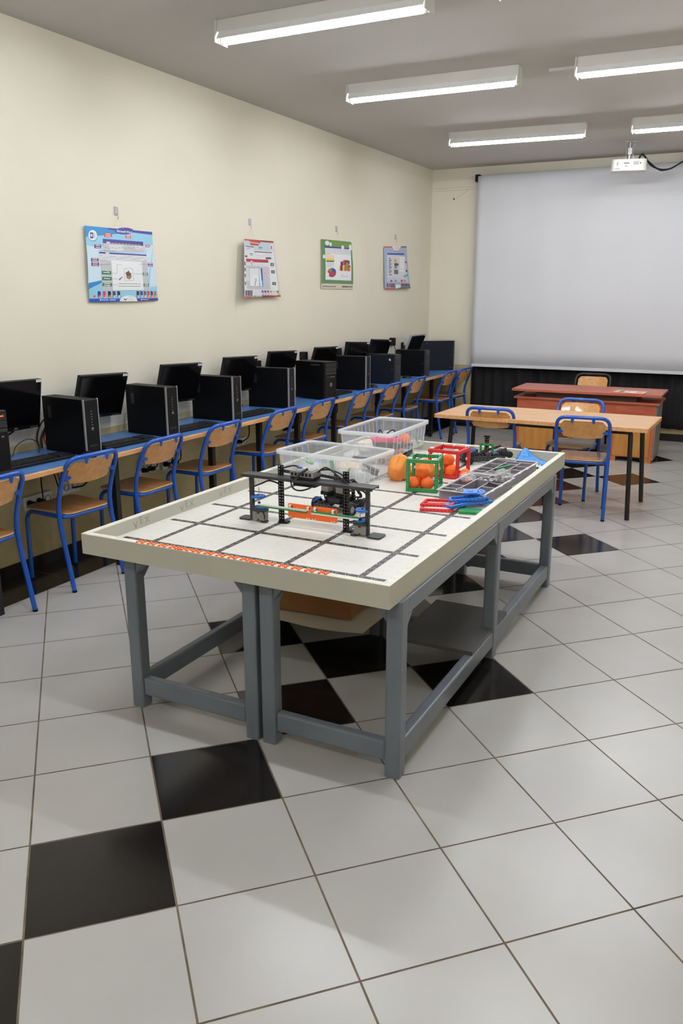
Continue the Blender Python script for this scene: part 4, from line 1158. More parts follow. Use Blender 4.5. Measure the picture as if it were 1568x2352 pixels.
# ------------------------------------------------------------------ parts trays
def make_tray(name, lab, loc, rz):
    r = thing(name, lab, 'parts tray', loc, rz)
    Wd, Dp, H, t = .235, .43, .052, .0022
    b = MB()
    b.box(-Wd/2+.008, Wd/2-.008, -Dp/2+.008, Dp/2-.008, 0, .002, M_TRAY)
    for sx in (-1, 1): b.box(sx*(Wd/2-.008)-t/2, sx*(Wd/2-.008)+t/2, -Dp/2+.008, Dp/2-.008, 0, H, M_TRAY)
    for sy in (-1, 1): b.box(-Wd/2+.008, Wd/2-.008, sy*(Dp/2-.008)-t/2, sy*(Dp/2-.008)+t/2, 0, H, M_TRAY)
    b.build('tray_body', r)
    d = MB()
    def wl(x0, y0, x1, y1):
        beam(d, (x0, y0, H/2), (x1, y1, H/2), t, H-.003, M_TRAY)
        beam(d, (x0, y0, H+.0008), (x1, y1, H+.0008), .0042, .002, M_TRAYRIM)
    e = Wd/2-.008; f = Dp/2-.008
    wl(-.035, -f+.055, -.035, f-.055); wl(.042, -f+.05, .042, f-.06)
    for y in (-.07, .06): wl(-e, y, -.035, y)
    wl(-e, -f+.055, -.05, -f+.055); wl(-.05, -f+.055, -.035, -f+.075); wl(-.05, -f+.055, -.03, -f+.03); wl(-.03, -f+.03, e, -f+.03); wl(-.03, -f+.03, -.05, -f)
    wl(-.035, -f+.075, .042, -f+.055); wl(.042, -f+.055, e, -f+.055)
    wl(.042, -.05, e, -.05); wl(.042, .05, e, .05); wl(-.035, .09, .042, .09); wl(-.035, f-.055, e, f-.055); wl(0, f-.055, 0, f); wl(-e, f-.03, 0, f-.03)
    d.build('divider_walls', r)
    m_ = MB(); o_ = [(-Wd/2, -Dp/2), (Wd/2, -Dp/2), (Wd/2, Dp/2), (-Wd/2, Dp/2)]
    for i in range(4):
        a, c = o_[i], o_[(i+1) % 4]
        beam(m_, (a[0], a[1], H+.001), (c[0], c[1], H+.001), .011, .003, M_TRAYRIM)
    for y in (-.12, 0, .12):
        for sx in (-1, 1): m_.box(sx*(Wd/2+.004)-.006, sx*(Wd/2+.004)+.006, y-.02, y+.02, H-.001, H+.003, M_TRAYRIM)
    m_.build('rim', r)
    return r
make_tray('parts_tray', 'grey compartment tray nearest the front, beside the blue pieces', (-.198, 2.02, FZ+.001), -3)
make_tray('parts_tray', 'grey compartment tray farther back, touching the back of the first', (-.190, 2.475, FZ+.001), -3)
TZ = FZ+.010
def small(name, lab, x, y, L, m, rz=0, w=.012, h=.008, z=TZ, pins=0, tilt=0):
    return loose(name, lab, 'plastic part', (x, y, z), (0, tilt, rz), (L, w, h), m, pins)
small('black_beam', 'black beam piece in the near tray middle compartment', -.205, 2.02, .10, M_BLK, 70, .014, .012, pins=7)
small('black_beam', 'second black beam piece in the near tray middle compartment', -.185, 2.06, .11, M_DGPLAS, 78, .014, .012, pins=7, tilt=-6)
small('black_sheet_piece', 'flat black piece leaning in the right compartment of the near tray', -.125, 2.08, .07, M_BLK, 20, .05, .003, z=FZ+.046, tilt=20)
small('blue_pin', 'small blue pin in the front right compartment of the near tray', -.13, 1.95, .018, M_RBLUE, 30, .008, .008)
small('green_beam', 'green beam lying in the far tray', -.205, 2.47, .13, M_RGREEN, 62, .014, .008, z=FZ+.050, tilt=-3)
small('red_beam', 'small red beam in the far tray', -.135, 2.45, .055, M_RRED, 62, .010, .008, z=FZ+.042)
small('blue_beam', 'small blue beam in the far tray beside the red one', -.118, 2.51, .04, M_RBLUE, 60, .012, .008, z=FZ+.030)
b = MB(); b.sphere((0, 0, 0), .014, M_BLK, 14); tag(b.build('black_ball', loc=(-.262, 2.40, FZ+.035)), 'small black round piece in the left compartment of the far tray', 'plastic part')
small('black_clip', 'small black clip in the back left compartment of the far tray', -.262, 2.55, .03, M_BLK, 30, .015, .012, z=FZ+.03)
for k, (x, y, lab) in enumerate(((-.235, 1.885, 'first'), (-.222, 1.888, 'second'), (-.209, 1.884, 'third'), (-.196, 1.880, 'fourth'), (-.183, 1.877, 'fifth'))):
    b = MB(); b.cyl((-.006, 0, 0), (.006, 0, 0), .0055, M_WPLAS, 10); b.cyl((0, 0, -.006), (0, 0, .006), .004, M_WPLAS, 8)
    o = b.build('white_connector', loc=(x, y, FZ+.043)); o.rotation_euler = (0, 0, k*.7)
    tag(o, lab+' white connector from the left in the front row of the near tray', 'connector', 'white connectors in the near tray')
for k, (x, y, z, lab) in enumerate(((-.29, 1.92, .03, 'clear white connector in the left front compartment of the near tray'), (-.225, 2.165, .045, 'white connector in the back left compartment of the near tray'), (-.17, 2.16, .045, 'white connector in the back middle compartment of the near tray'),
                                (-.145, 2.165, .045, 'white connector beside the clear bag at the back of the near tray'), (-.22, 2.31, .045, 'white connector in the front compartment of the far tray'), (-.19, 2.13, .045, 'white connector left of the clear bag in the near tray'))):
    b = MB(); b.cyl((-.008, 0, 0), (.008, 0, 0), .007, M_WPLAS, 10); b.cyl((0, -.006, .002), (0, .008, .002), .005, M_WPLAS, 8)
    o = b.build('white_connector', loc=(x, y, FZ+z)); o.rotation_euler = (0, .2, k)
    tag(o, lab, 'connector')
crumple('parts_bag', 'clear bag of orange-pink bits on the left of the near tray', 'plastic bag', (-.272, 2.10, FZ+.035), .042, M_CLEAR, 31, .65, .3, 24)
b = MB(); random.seed(9)
for k in range(7): b.cbox((random.uniform(-.02, .02), random.uniform(-.025, .025), random.uniform(0, .015)), (.014, .010, .008), mat('salmon_plastic', (236, 120, 96), .5))
tag(b.build('orange_bits', loc=(-.272, 2.095, FZ+.045)), 'loose salmon-orange bits inside the clear bag on the near tray', 'plastic bits', kind='stuff')
crumple('parts_bag', 'clear bag of grey and blue bits at the back right of the near tray', 'plastic bag', (-.118, 2.195, FZ+.035), .045, M_CLEAR, 33, .8, .3, 24)
b = MB()
for k in range(14): b.cbox((random.uniform(-.025, .025), random.uniform(-.025, .025), random.uniform(0, .035)), (.014, .012, .010), random.choice((M_DGPLAS, M_STICK, mat('slate_blue_plastic', (70, 90, 120), .5), M_GPLAS)))
tag(b.build('mixed_bits', loc=(-.118, 2.19, FZ+.042)), 'loose grey and blue bits inside the clear bag at the tray end', 'plastic bits', kind='stuff')

# red frames and blue parts in front of the tray
def flat_frame(name, lab, cat, loc, rot, L, W_, m, w=.0125, n=9):
    r = thing(name, lab, cat, loc, 0); r.rotation_euler = tuple(math.radians(v) for v in rot)
    for sy in (-1, 1):
        b = MB(); beam(b, (-L/2, sy*(W_/2-w/2), w/2), (L/2, sy*(W_/2-w/2), w/2), w, w, m, n); b.build('long_beam', r, bevel=.0012)
    for sx in (-1, 1):
        b = MB(); beam(b, (sx*(L/2-w/2), -W_/2+w, w/2), (sx*(L/2-w/2), W_/2-w, w/2), w, w, m, 3); b.build('short_beam', r, bevel=.0012)
    return r
flat_frame('red_beam_frame', 'flat red beam frame at the bottom of the red pile', 'beam frame', (-.268, 1.665, FZ+.001), (0, 0, 14), .150, .12, M_RRED)
flat_frame('red_beam_frame', 'flat red beam frame on top of the red pile', 'beam frame', (-.272, 1.690, FZ+.0155), (0, -3, 6), .150, .11, M_RRED)
flat_frame('blue_beam_frame', 'blue beam frame lying flat at the bottom of the blue pile', 'beam frame', (-.150, 1.800, FZ+.016), (0, 0, 45), .16, .11, M_RBLUE)
flat_frame('blue_beam_frame', 'blue beam frame tilted across the middle of the blue pile', 'beam frame', (-.160, 1.765, FZ+.034), (0, -6, 25), .17, .07, M_RBLUE)
flat_frame('blue_beam_frame', 'narrow blue beam frame at the front left of the blue pile', 'beam frame', (-.178, 1.700, FZ+.018), (0, 0, 62), .15, .05, M_RBLUE)
b = MB(); b.poly(rounded([(-.032, -.03), (.032, -.03), (.032, .03), (-.032, .03)], .006, 3), 0, .008, M_RBLUE)
b.poly(rounded([(-.014, -.008), (.014, -.008), (.014, .008), (-.014, .008)], .004, 3), .008, .009, mat('deep_blue_mark', (16, 60, 120), .5))
b.poly(rounded([(-.009, -.004), (.009, -.004), (.009, .004), (-.009, .004)], .002, 3), .009, .0095, M_RBLUE)
o = b.build('blue_square_plate', loc=(-.150, 1.775, FZ+.066)); o.rotation_euler = (.10, -.05, .35)
tag(o, 'blue square plate with a dark mark on top of the blue pile', 'plastic plate')
b = MB(); pts = []
for i in range(48):
    a = PI*i/24; rr = .04 if i % 2 else .037; pts.append((rr*math.cos(a), rr*math.sin(a)))
b.poly(pts, 0, .006, M_RBLUE); b.cyl((0, 0, .006), (0, 0, .010), .009, M_RBLUE, 12)
for i in range(8): b.cyl((.024*math.cos(i*PI/4), .024*math.sin(i*PI/4), .0061), (.024*math.cos(i*PI/4), .024*math.sin(i*PI/4), .0066), .006, mat('deep_blue_mark', (16, 60, 120), .5), 10)
o = b.build('blue_gear_wheel', loc=(-.135, 1.825, FZ+.057)); o.rotation_euler = (.12, 0, 0)
tag(o, 'blue round gear wheel behind the blue square plate', 'gear wheel')
b = MB(); b.box(-.05, .05, -.035, .035, 0, .012, M_RGREEN)
o = b.build('green_block', loc=(-.112, 1.665, FZ+.001)); o.rotation_euler = (0, 0, .25)
tag(o, 'dark green flat part under the blue pile by the right wall', 'plastic part')

# second black robot near the back wall of the field
r2 = thing('tracked_robot', 'low black kit robot with rollers near the back of the play field', 'robot', (-.43, 2.80, FZ), 35)
b = MB()
for sy in (-1, 1):
    beam(b, (-.13, sy*.06, .03), (.13, sy*.06, .03), .008, .03, M_DGPLAS, 12)
for x in (-.12, -.04, .05, .12): beam(b, (x, -.06, .035), (x, .06, .035), .010, .012, M_DGPLAS, 6)
b.box(-.12, -.03, -.05, .05, .045, .085, M_DGPLAS)
b.build('chassis', r2, bevel=.001)
for (x, y) in ((-.09, -.075), (.1, -.075), (-.09, .075), (.1, .075)):
    b = MB(); b.lathe([(.0001, -.011), (.021, -.011), (.024, -.006), (.024, .006), (.021, .011), (.0001, .011)], (x, y, .025), M_RUBBER, 20, axis='y'); b.build('wheel', r2)
for (x, y, z) in ((.13, -.02, .058), (.16, -.02, .05)):
    b = MB(); b.lathe([(.0001, -.04), (.018, -.04), (.02, -.034), (.02, .034), (.018, .04), (.0001, .04)], (x, y, z), M_RUBBER, 18, axis='y'); b.build('roller', r2)
b = MB(); beam(b, (.02, -.05, .05), (.14, -.05, .085), .010, .014, M_DGPLAS, 8); beam(b, (.02, .05, .05), (.14, .05, .085), .010, .014, M_DGPLAS, 8); b.build('lift_arm', r2)
b = MB(); beam(b, (-.1, -.066, .07), (-.05, -.066, .085), .008, .012, M_RBLUE, 3); b.build('blue_link', r2)
b = MB(); beam(b, (.06, -.058, .062), (.08, -.058, .066), .008, .012, M_RBLUE, 2); b.build('blue_link', r2)
ms = thing('perforated_mast', 'tall black perforated mast rising above the back wall of the field', 'mast', (-.425, 2.905, FZ+.001), 0)
b = MB(); lattice(b, TR((0, 0, .068), 90, 0, 0) @ Matrix.Rotation(PI/2, 4, 'Z'), .134, .026, M_DGPLAS, th=.006, bar=.0078); b.build('mast_beam', ms)
MB().box(-.018, .018, -.012, .010, .134, .142, M_BLK).build('mast_cap', ms, bevel=.001)
MB().box(-.02, .02, -.015, .03, 0, .008, M_BLK).build('mast_foot', ms, bevel=.001)
gf = thing('green_ring_frame', 'small upright green rectangular frame in front of the black mast', 'beam frame', (-.417, 2.875, FZ+.001), 0)
b = MB()
beam(b, (-.036, 0, 0.035), (-.036, 0, .088), .0125, .008, M_RGREEN, 4, up=(0, 1, 0)); beam(b, (.036, 0, .035), (.036, 0, .088), .0125, .008, M_RGREEN, 4, up=(0, 1, 0)); beam(b, (-.042, 0, .094), (.042, 0, .094), .008, .0125, M_RGREEN, 5)
b.build('green_beams', gf, bevel=.001)
b = MB(); beam(b, (-.03, 0, .041), (.03, 0, .041), .008, .006, M_RRED); b.build('red_crossbar', gf)
b = MB(); b.box(-.042, -.03, -.004, .004, 0, .035, M_BLK); b.box(.03, .042, -.004, .004, 0, .035, M_BLK); b.build('support_leg', gf)

# blue printed sheet in the back right corner of the field
b = MB(); vs = []; fs = []; n = 10
for i in range(n+1):
    for j in range(n+1):
        u, v = i/n, j/n
        vs.append((-.245+.195*u+.01*v, 2.85+.12*v+.0*u, FZ+.006+.055*math.exp(-((u-.12)/.2)**2)*v+.012*math.sin(u*5)*v+.01*v))
for i in range(n):
    for j in range(n):
        a = i*(n+1)+j; fs.append((a, a+n+1, a+n+2, a+1))
b.add(vs, fs, M_BLUEPAPER, True)
sheet = b.build('printed_sheet'); tag(sheet, 'blue printed sheet with white outlines curling in the back right field corner', 'paper')
sd = sheet.modifiers.new('thickness', 'SOLIDIFY'); sd.thickness = .0008
b = MB()
def sheetp(u, v): return (-.245+.195*u+.01*v, 2.85+.12*v, FZ+.0075+.055*math.exp(-((u-.12)/.2)**2)*v+.012*math.sin(u*5)*v+.01*v)
for (u, v, r) in ((.2, .6, .09), (.5, .55, .08), (.8, .5, .1)):
    b.tube([sheetp(u+r*math.cos(i*PI/3), v+r*1.5*math.sin(i*PI/3)) for i in range(6)], .0011, M_STICK, 5, closed=True)
b.build('white_outlines', sheet)
b = MB()
for k in range(4): b.add([(-.115+.012*k, 2.84-.01*k+.0, FZ+.004+.012*(k % 2)), (-.103+.012*k, 2.84-.01*k, FZ+.004+.012*((k+1) % 2)), (-.103+.012*k, 2.75, FZ+.004+.012*((k+1) % 2)), (-.115+.012*k, 2.75, FZ+.004+.012*(k % 2))], [(0, 1, 2, 3)], M_STICK)
o = b.build('folded_leaflet'); tag(o, 'white folded leaflet beside the blue sheet, behind the far tray', 'leaflet')
sd = o.modifiers.new('thickness', 'SOLIDIFY'); sd.thickness = .0008

# ------------------------------------------------------------------ student table
stt = thing('student_table', 'long beech-topped student table with black tube legs in the right background', 'table', (-.52, 4.81, 0), -1.4)
b = MB(); b.poly(rounded([(-.83, -.357), (.83, -.357), (.83, .357), (-.83, .357)], .02, 4), .672, .70, M_WOODEDGE); b.poly(rounded([(-.815, -.342), (.815, -.342), (.815, .342), (-.815, .342)], .015, 4), .70, .7008, M_TABLETOP)
b.build('tabletop', stt, bevel=.004)
for sx in (-1, 1):
    for sy in (-1, 1):
        b = MB(); b.tube(fillet([(sx*.66, sy*.27, .655), (sx*.70, sy*.27, .655), (sx*.735, sy*.32, 0)], [0, .05, 0], 5), .018, M_DARKTUBE, 12); b.build('leg', stt)
b = MB()
for sy in (-1, 1): b.box(-.70, .70, sy*.27-.012, sy*.27+.012, .64, .672, M_DARKTUBE)
for sx in (-1, 1): b.box(sx*.68-.012, sx*.68+.012, -.27, .27, .64, .672, M_DARKTUBE)
b.build('under_frame', stt)

# teacher desk
td = thing('teacher_desk', 'reddish-brown two-tier teacher desk with honey-coloured pedestals in front of the curtain', 'desk', (-.60, 7.02, 0), .5)
b = MB(); b.poly([(-.74, -.31), (.74, -.31), (.74, .31), (-.74, .31)], .668, .69, M_REDWOOD); b.build('top_board', td, bevel=.003)
b = MB(); b.box(-.50, .50, -.22, .24, .605, .668, M_BROWNW); b.build('riser_block', td)
b = MB(); b.box(-.725, .725, -.27, .30, .585, .605, M_REDWOOD); b.build('lower_board', td, bevel=.003)
b = MB(); b.box(-.68, .66, -.235, -.215, .36, .585, M_REDWOOD); b.build('modesty_panel', td)
for (x0, x1) in ((-.69, -.24), (.28, .69)):
    b = MB(); b.box(x0, x1, -.24, .26, .05, .585, M_REDWOOD); b.build('pedestal', td)
    b = MB(); b.box(x0+.03, x1-.03, -.2445, -.2365, .06, .36, M_YELWOOD); b.build('front_panel', td)
    for xx in (x0, x1-.022): MB().box(xx, xx+.022, -.246, -.2365, .0, .585, M_ORGWOOD).build('edge_strip', td)
    for xx in (x0+.005, x1-.065): MB().box(xx, xx+.06, -.235, .25, 0, .05, M_YELWOOD).build('plinth', td)
b = MB(); b.box(.69, .705, -.235, .26, .03, .585, M_GPLAS); b.build('side_panel', td)
b = MB(); PO = mat('pale_orange_print', (236, 160, 120), .5)
b.box(-.15, .15, -.11, .11, 0, .002, M_STICK)
b.box(-.15, -.12, -.10, .10, .002, .0024, PO); b.box(-.02, .0, -.07, .07, .002, .0024, PO); b.box(.07, .13, -.08, .09, .002, .0024, PO); b.box(-.10, -.05, -.08, .08, .002, .0024, M_GREYTXT)
b.box(-.15, .19, -.125, -.11, 0, .003, M_RRED)
o = b.build('leaflet', loc=(-.185, 6.90, .6905)); o.rotation_euler = (0, 0, -.1)
tag(o, 'white and red leaflet lying on the teacher desk', 'leaflet')
b = MB(); b.tube([(-.43+.09*math.cos(i*PI/8), 6.99, .49+.025*math.sin(i*PI/8)) for i in range(16)], .004, M_CABLE, 6, closed=True)

# ------------------------------------------------------------------ posters on the left wall
class Art:
    """a printed sheet: flat artwork laid out in sheet coordinates, draped on a softly curled paper surface"""
    def __init__(s, quad, corners, curl):
        s.q = quad; s.c = corners; s.curl = curl; s.b = MB(); s.k = 0
    def uv(s, p):
        (ax, ay), (bx, by), (cx, cy), (dx, dy) = s.q      # TL TR BR BL
        u = v = .5
        for _ in range(12):
            X = (1-u)*(1-v)*dx+u*(1-v)*cx+u*v*bx+(1-u)*v*ax; Y = (1-u)*(1-v)*dy+u*(1-v)*cy+u*v*by+(1-u)*v*ay
            ux = (1-v)*(cx-dx)+v*(bx-ax); uy = (1-v)*(cy-dy)+v*(by-ay)
            vx = (1-u)*(ax-dx)+u*(bx-cx); vy = (1-u)*(ay-dy)+u*(by-cy)
            D = ux*vy-uy*vx; ex, ey = p[0]-X, p[1]-Y
            u += (ex*vy-ey*vx)/D; v += (ux*ey-uy*ex)/D
        return u, v
    def P(s, u, v, off=0.0):
        (ay, az), (by, bz), (cy, cz), (dy, dz) = s.c
        Y = (1-u)*(1-v)*dy+u*(1-v)*cy+u*v*by+(1-u)*v*ay; Z = (1-u)*(1-v)*dz+u*(1-v)*cz+u*v*bz+(1-u)*v*az
        return (XL+s.curl(u, v)+off, Y, Z)
    def patch(s, uvs, m, off, n=4):
        # uvs: 4 corners BL BR TR TL
        vs = []; fs = []
        for i in range(n+1):
            for j in range(n+1):
                a, c = i/n, j/n
                u = (1-a)*(1-c)*uvs[0][0]+a*(1-c)*uvs[1][0]+a*c*uvs[2][0]+(1-a)*c*uvs[3][0]
                v = (1-a)*(1-c)*uvs[0][1]+a*(1-c)*uvs[1][1]+a*c*uvs[2][1]+(1-a)*c*uvs[3][1]
                vs.append(s.P(u, v, off))
        for i in range(n):
            for j in range(n):
                k = i*(n+1)+j; fs.append((k, k+n+1, k+n+2, k+1))
        s.b.add(vs, fs, m)
    def rect(s, x0, y0, x1, y1, m, lay=1, n=4, skew=0):
        s.patch([s.uv((x0, y1)), s.uv((x1, y1+skew)), s.uv((x1, y0+skew)), s.uv((x0, y0))], m, .0006*lay, n)
    def quadp(s, pts, m, lay=1, n=4):
        s.patch([s.uv(p) for p in pts], m, .0006*lay, n)
    def disc(s, x, y, rx, ry, m, lay=2, a0=0, a1=360, seg=20, shade=None):
        vs = [s.P(*s.uv((x, y)), .0006*lay)]
        for i in range(seg+1):
            a = math.radians(a0+(a1-a0)*i/seg)
            vs.append(s.P(*s.uv((x+rx*math.cos(a), y-ry*math.sin(a))), .0006*lay))
        s.b.add(vs, [(0, i, i+1) for i in range(1, seg+1)], m)
    def text(s, txt, x, y, size, m, lay=3, slope=0.0, bold=0.0, sx=1.0):
        v, f = text_polys(txt, size, bold)
        s.b.add([s.P(*s.uv((x+p[0]*sx, y-p[1]+p[0]*slope)), .0006*lay) for p in v], f, m)

def pm(name, c): return mat('print_'+name, c, .45, var=.01)
def hook(y, z, lab, zt):
    r = thing('wall_hook', lab, 'hook', (XL, y, z))
    b = MB(); b.poly(rounded([(-.016, -.026), (.016, -.026), (.016, .026), (-.016, .026)], .008, 3), 0, .008, M_HOOK, Matrix(((0, 0, 1, 0), (1, 0, 0, 0), (0, 1, 0, 0), (0, 0, 0, 1))))
    b.build('adhesive_pad', r, bevel=.002)
    b = MB(); b.tube(smoothline([(.008, 0, -.015), (.016, 0, -.03), (.02, 0, -.043), (.014, 0, -.05), (.010, 0, -.044)]), .0016, M_METAL, 6); b.build('hook_wire', r)
    b = MB(); b.tube([(.012, -.045, zt-z), (.016, -.002, -.046), (.016, .002, -.046), (.012, .06, zt-z-.005)], .0006, M_NYLON, 5); b.build('hanging_thread', r)
hook(2.585, 2.170, 'pale hook holding the big blue poster', 2.05)
hook(4.165, 2.215, 'pale hook holding the curled red and white poster', 2.075)
hook(5.70, 2.262, 'pale hook holding the green-bordered poster', 2.145)
hook(7.15, 2.27, 'pale hook holding the farthest grey-blue poster', 2.16)

def finish(art, name, lab, bg, n=24):
    r = thing(name, lab, 'poster', (0, 0, 0))
    b = MB(); vs = []; fs = []
    for i in range(n+1):
        for j in range(n+1): vs.append(art.P(i/n, j/n))
    for i in range(n):
        for j in range(n):
            k = i*(n+1)+j; fs.append((k, k+n+1, k+n+2, k+1))
    b.add(vs, fs, bg, True)
    o = b.build('poster_sheet', r)
    sd = o.modifiers.new('thickness', 'SOLIDIFY'); sd.thickness = .0005; sd.offset = -1
    art.b.build('printed_artwork', r)

W_ = pm('white', (236, 238, 240)); GR = pm('grey', (196, 198, 202)); LG = pm('light_grey', (218, 220, 224)); DK = pm('dark', (40, 42, 50))
PU = pm('purple', (88, 46, 120)); IN = pm('indigo', (56, 62, 150)); RD = pm('red', (222, 60, 56)); GN = pm('green', (46, 112, 80)); MA = pm('plum', (104, 44, 92))
BL1 = pm('azure', (44, 140, 204)); BL2 = pm('sky', (150, 206, 234)); BL3 = pm('pale_sky', (206, 228, 242)); BL4 = pm('royal', (34, 84, 180)); LN = pm('line', (96, 98, 108))
BR_ = pm('brown', (110, 72, 52)); TN = pm('sand', (150, 130, 96)); YE = pm('yellow', (232, 214, 60)); ORG = pm('orange', (240, 130, 60)); PK = pm('pink', (226, 50, 110)); TE = pm('teal', (110, 170, 160))
# poster 1 ------------------------------------------------
c1 = lambda u, v: .012+.012*math.sin(PI*v)*(1-u)+.008*(1-v)*math.sin(PI*u)
A = Art([(163, 508), (1313, 620), (1423, 1787), (240, 1812)], [(2.276, 2.058), (2.921, 2.060), (2.945, 1.602), (2.270, 1.596)], c1)
A.quadp([(172, 700), (760, 640), (680, 560), (163, 508)], BL1, 1, 8)
A.quadp([(180, 860), (1328, 840), (1313, 640), (172, 640)], BL2, .7, 8)
A.quadp([(210, 1500), (420, 1480), (400, 880), (180, 840)], BL3, .8, 8)
A.quadp([(1240, 1560), (1400, 1530), (1340, 840), (1200, 860)], BL3, .8, 8)
A.quadp([(240, 1812), (1423, 1787), (1400, 1560), (215, 1480)], BL2, .7, 8)
A.quadp([(215, 1590), (430, 1470), (430, 1430), (215, 1480)], BL1, 1)
A.quadp([(1250, 1520), (1330, 900), (1330, 860), (1220, 1480)], BL2, 1)
A.quadp([(540, 575), (1318, 668), (1313, 620), (540, 545)], IN, 1.4, 8)
A.quadp([(163, 560), (560, 592), (560, 546), (163, 508)], BL1, 1.3, 6)
A.disc(815, 600, 165, 58, IN, 1.8)
A.text('Microsoft Word', 815, 612, 54, W_, 3, .07, 1.2, .72)
A.disc(290, 680, 70, 92, pm('slate_rim', (60, 84, 150)), 1.8); A.disc(287, 672, 68, 90, W_, 2.4)
A.rect(244, 622, 292, 722, IN, 3); A.rect(296, 632, 322, 718, LG, 3); A.rect(254, 650, 278, 690, W_, 3.6)
for k in range(6): A.rect(298, 640+k*13, 320, 644+k*13, LN, 3.6, 1)
for (x0, y0, x1, y1, m, tl) in ((470, 634, 600, 698, RD, 2), (832, 668, 926, 724, RD, 2), (1188, 832, 1268, 872, RD, 1), (304, 824, 412, 888, MA, 2), (246, 1054, 362, 1112, MA, 2), (248, 1124, 368, 1188, MA, 2),
                            (1228, 1140, 1320, 1198, MA, 2), (412, 1274, 566, 1334, GN, 1), (420, 1374, 574, 1434, GN, 1), (428, 1478, 580, 1538, GN, 2), (1122, 1300, 1226, 1358, GN, 2), (1140, 1488, 1246, 1544, GN, 2)):
    A.rect(x0, y0, x1, y1, m, 2, 2, 4)
    h = (y1-y0)
    for t in range(tl):
        yy = y0+h*((t+.5)/tl)-h*.06
        A.rect(x0+(x1-x0)*.16, yy-4, x1-(x1-x0)*.16, yy+8, W_, 3, 1, 4)
A.rect(444, 728, 1142, 800, IN, 2, 6, 55); A.rect(446, 772, 1142, 800, MA, 2.6, 6, 50); A.rect(500, 776, 560, 806, LG, 3.2, 2, 4)
for k in range(9): A.rect(580+k*58, 796+k*4, 622+k*58, 803+k*4, BL3, 3.2, 1, 4)
A.rect(450, 806, 1150, 930, GR, 2, 6, 34); A.rect(544, 826, 780, 920, LG, 2.6, 3, 16); A.rect(980, 850, 1140, 900, LG, 2.6, 3, 8)
for k in range(12): A.rect(470+k*55, 872+(k*37 % 23), 505+k*55, 878+(k*37 % 23), LN, 3.2, 1)
A.rect(360, 925, 640, 930, LN, 3, 1, 10)
A.quadp([(430, 1612), (1250, 1612), (1196, 1000), (372, 948)], GR, 2, 8)
A.quadp([(376, 976), (1198, 1022), (1196, 1000), (372, 948)], IN, 2.6, 6)
A.rect(478, 958, 540, 990, LG, 3.2, 1, 4)
A.quadp([(382, 1092), (1206, 1106), (1198, 1022), (376, 976)], LG, 2.5, 6)
for k in range(18): A.rect(390+k*45, 1008+k*2+(k*41 % 50), 424+k*45, 1013+k*2+(k*41 % 50), LN, 3.2, 1)
A.quadp([(600, 1606), (1140, 1606), (1108, 1120), (566, 1092)], W_, 3, 6)
A.quadp([(800, 1450), (956, 1436), (926, 1226), (780, 1240)], LN, 3.4); A.quadp([(803, 1446), (952, 1432), (922, 1230), (783, 1244)], W_, 3.8)
A.disc(868, 1368, 48, 50, TN, 4.4); A.quadp([(830, 1360), (886, 1345), (868, 1268), (806, 1310)], BR_, 4.9); A.disc(868, 1330, 40, 30, BR_, 4.8)
A.quadp([(688, 1420), (708, 1436), (762, 1372), (752, 1372)], LN, 4)
for k in range(2): A.rect(690, 1490+k*42, 1080, 1497+k*42, LN, 4, 2, 4)
for (x0, y0, x1) in ((362, 1086, 490), (368, 1160, 560), (566, 1310, 664), (574, 1408, 676), (580, 1510, 676), (1060, 1160, 1228), (960, 1324, 1122), (1100, 1514, 1140)): A.rect(x0, y0, x1, y0+4, LN, 4, 1, 2)
A.rect(660, 1168, 664, 1310, LN, 4, 1); A.rect(660, 1166, 744, 1170, LN, 4, 1)
for k, (x, m) in enumerate(((290, GN), (365, IN), (445, PK), (525, DK), (602, MA), (678, DK), (1015, DK), (1082, IN), (1148, LN), (1212, RD), (1278, PU), (1345, TN))):
    if k: A.quadp([(x, 1742), (x+50, 1740), (x+38, 1628), (x-8, 1622)], m, 2.4, 2)
    A.quadp([(x+8, 1738), (x+44, 1738), (x+40, 1690), (x+4, 1700)], pm('mixed', (230, 190, 150)) if k in (0, 3, 9, 10, 11) else LG, 3, 2); A.disc(x+20, 1710, 14, 16, ORG if k > 8 else RD if k < 4 else GR, 3.6)
A.quadp([(240, 1812), (760, 1806), (760, 1752), (232, 1752)], BL4, 1.6, 5); A.quadp([(980, 1800), (1423, 1787), (1420, 1745), (980, 1752)], IN, 1.6, 5)
A.disc(870, 1800, 155, 100, W_, 2.4, 0, 180)
A.quadp([(800, 1782), (812, 1782), (812, 1762), (776, 1748)], DK, 3); A.quadp([(806, 1782), (820, 1782), (846, 1750), (834, 1748)], DK, 3)
A.rect(862, 1722, 940, 1732, GR, 3, 1); A.rect(850, 1758, 960, 1768, GR, 3, 1)
A.disc(408, 1774, 14, 14, W_, 2.6); A.rect(430, 1768, 530, 1782, BL3, 2.6, 1); A.rect(552, 1768, 645, 1782, BL3, 2.6, 1); A.disc(1100, 1772, 12, 14, BL3, 2.6); A.rect(1120, 1766, 1235, 1776, BL3, 2.6, 1)
finish(A, 'wall_poster', 'large blue poster with white page artwork, leftmost and nearest on the left wall', pm('poster_pale', (196, 216, 236)))
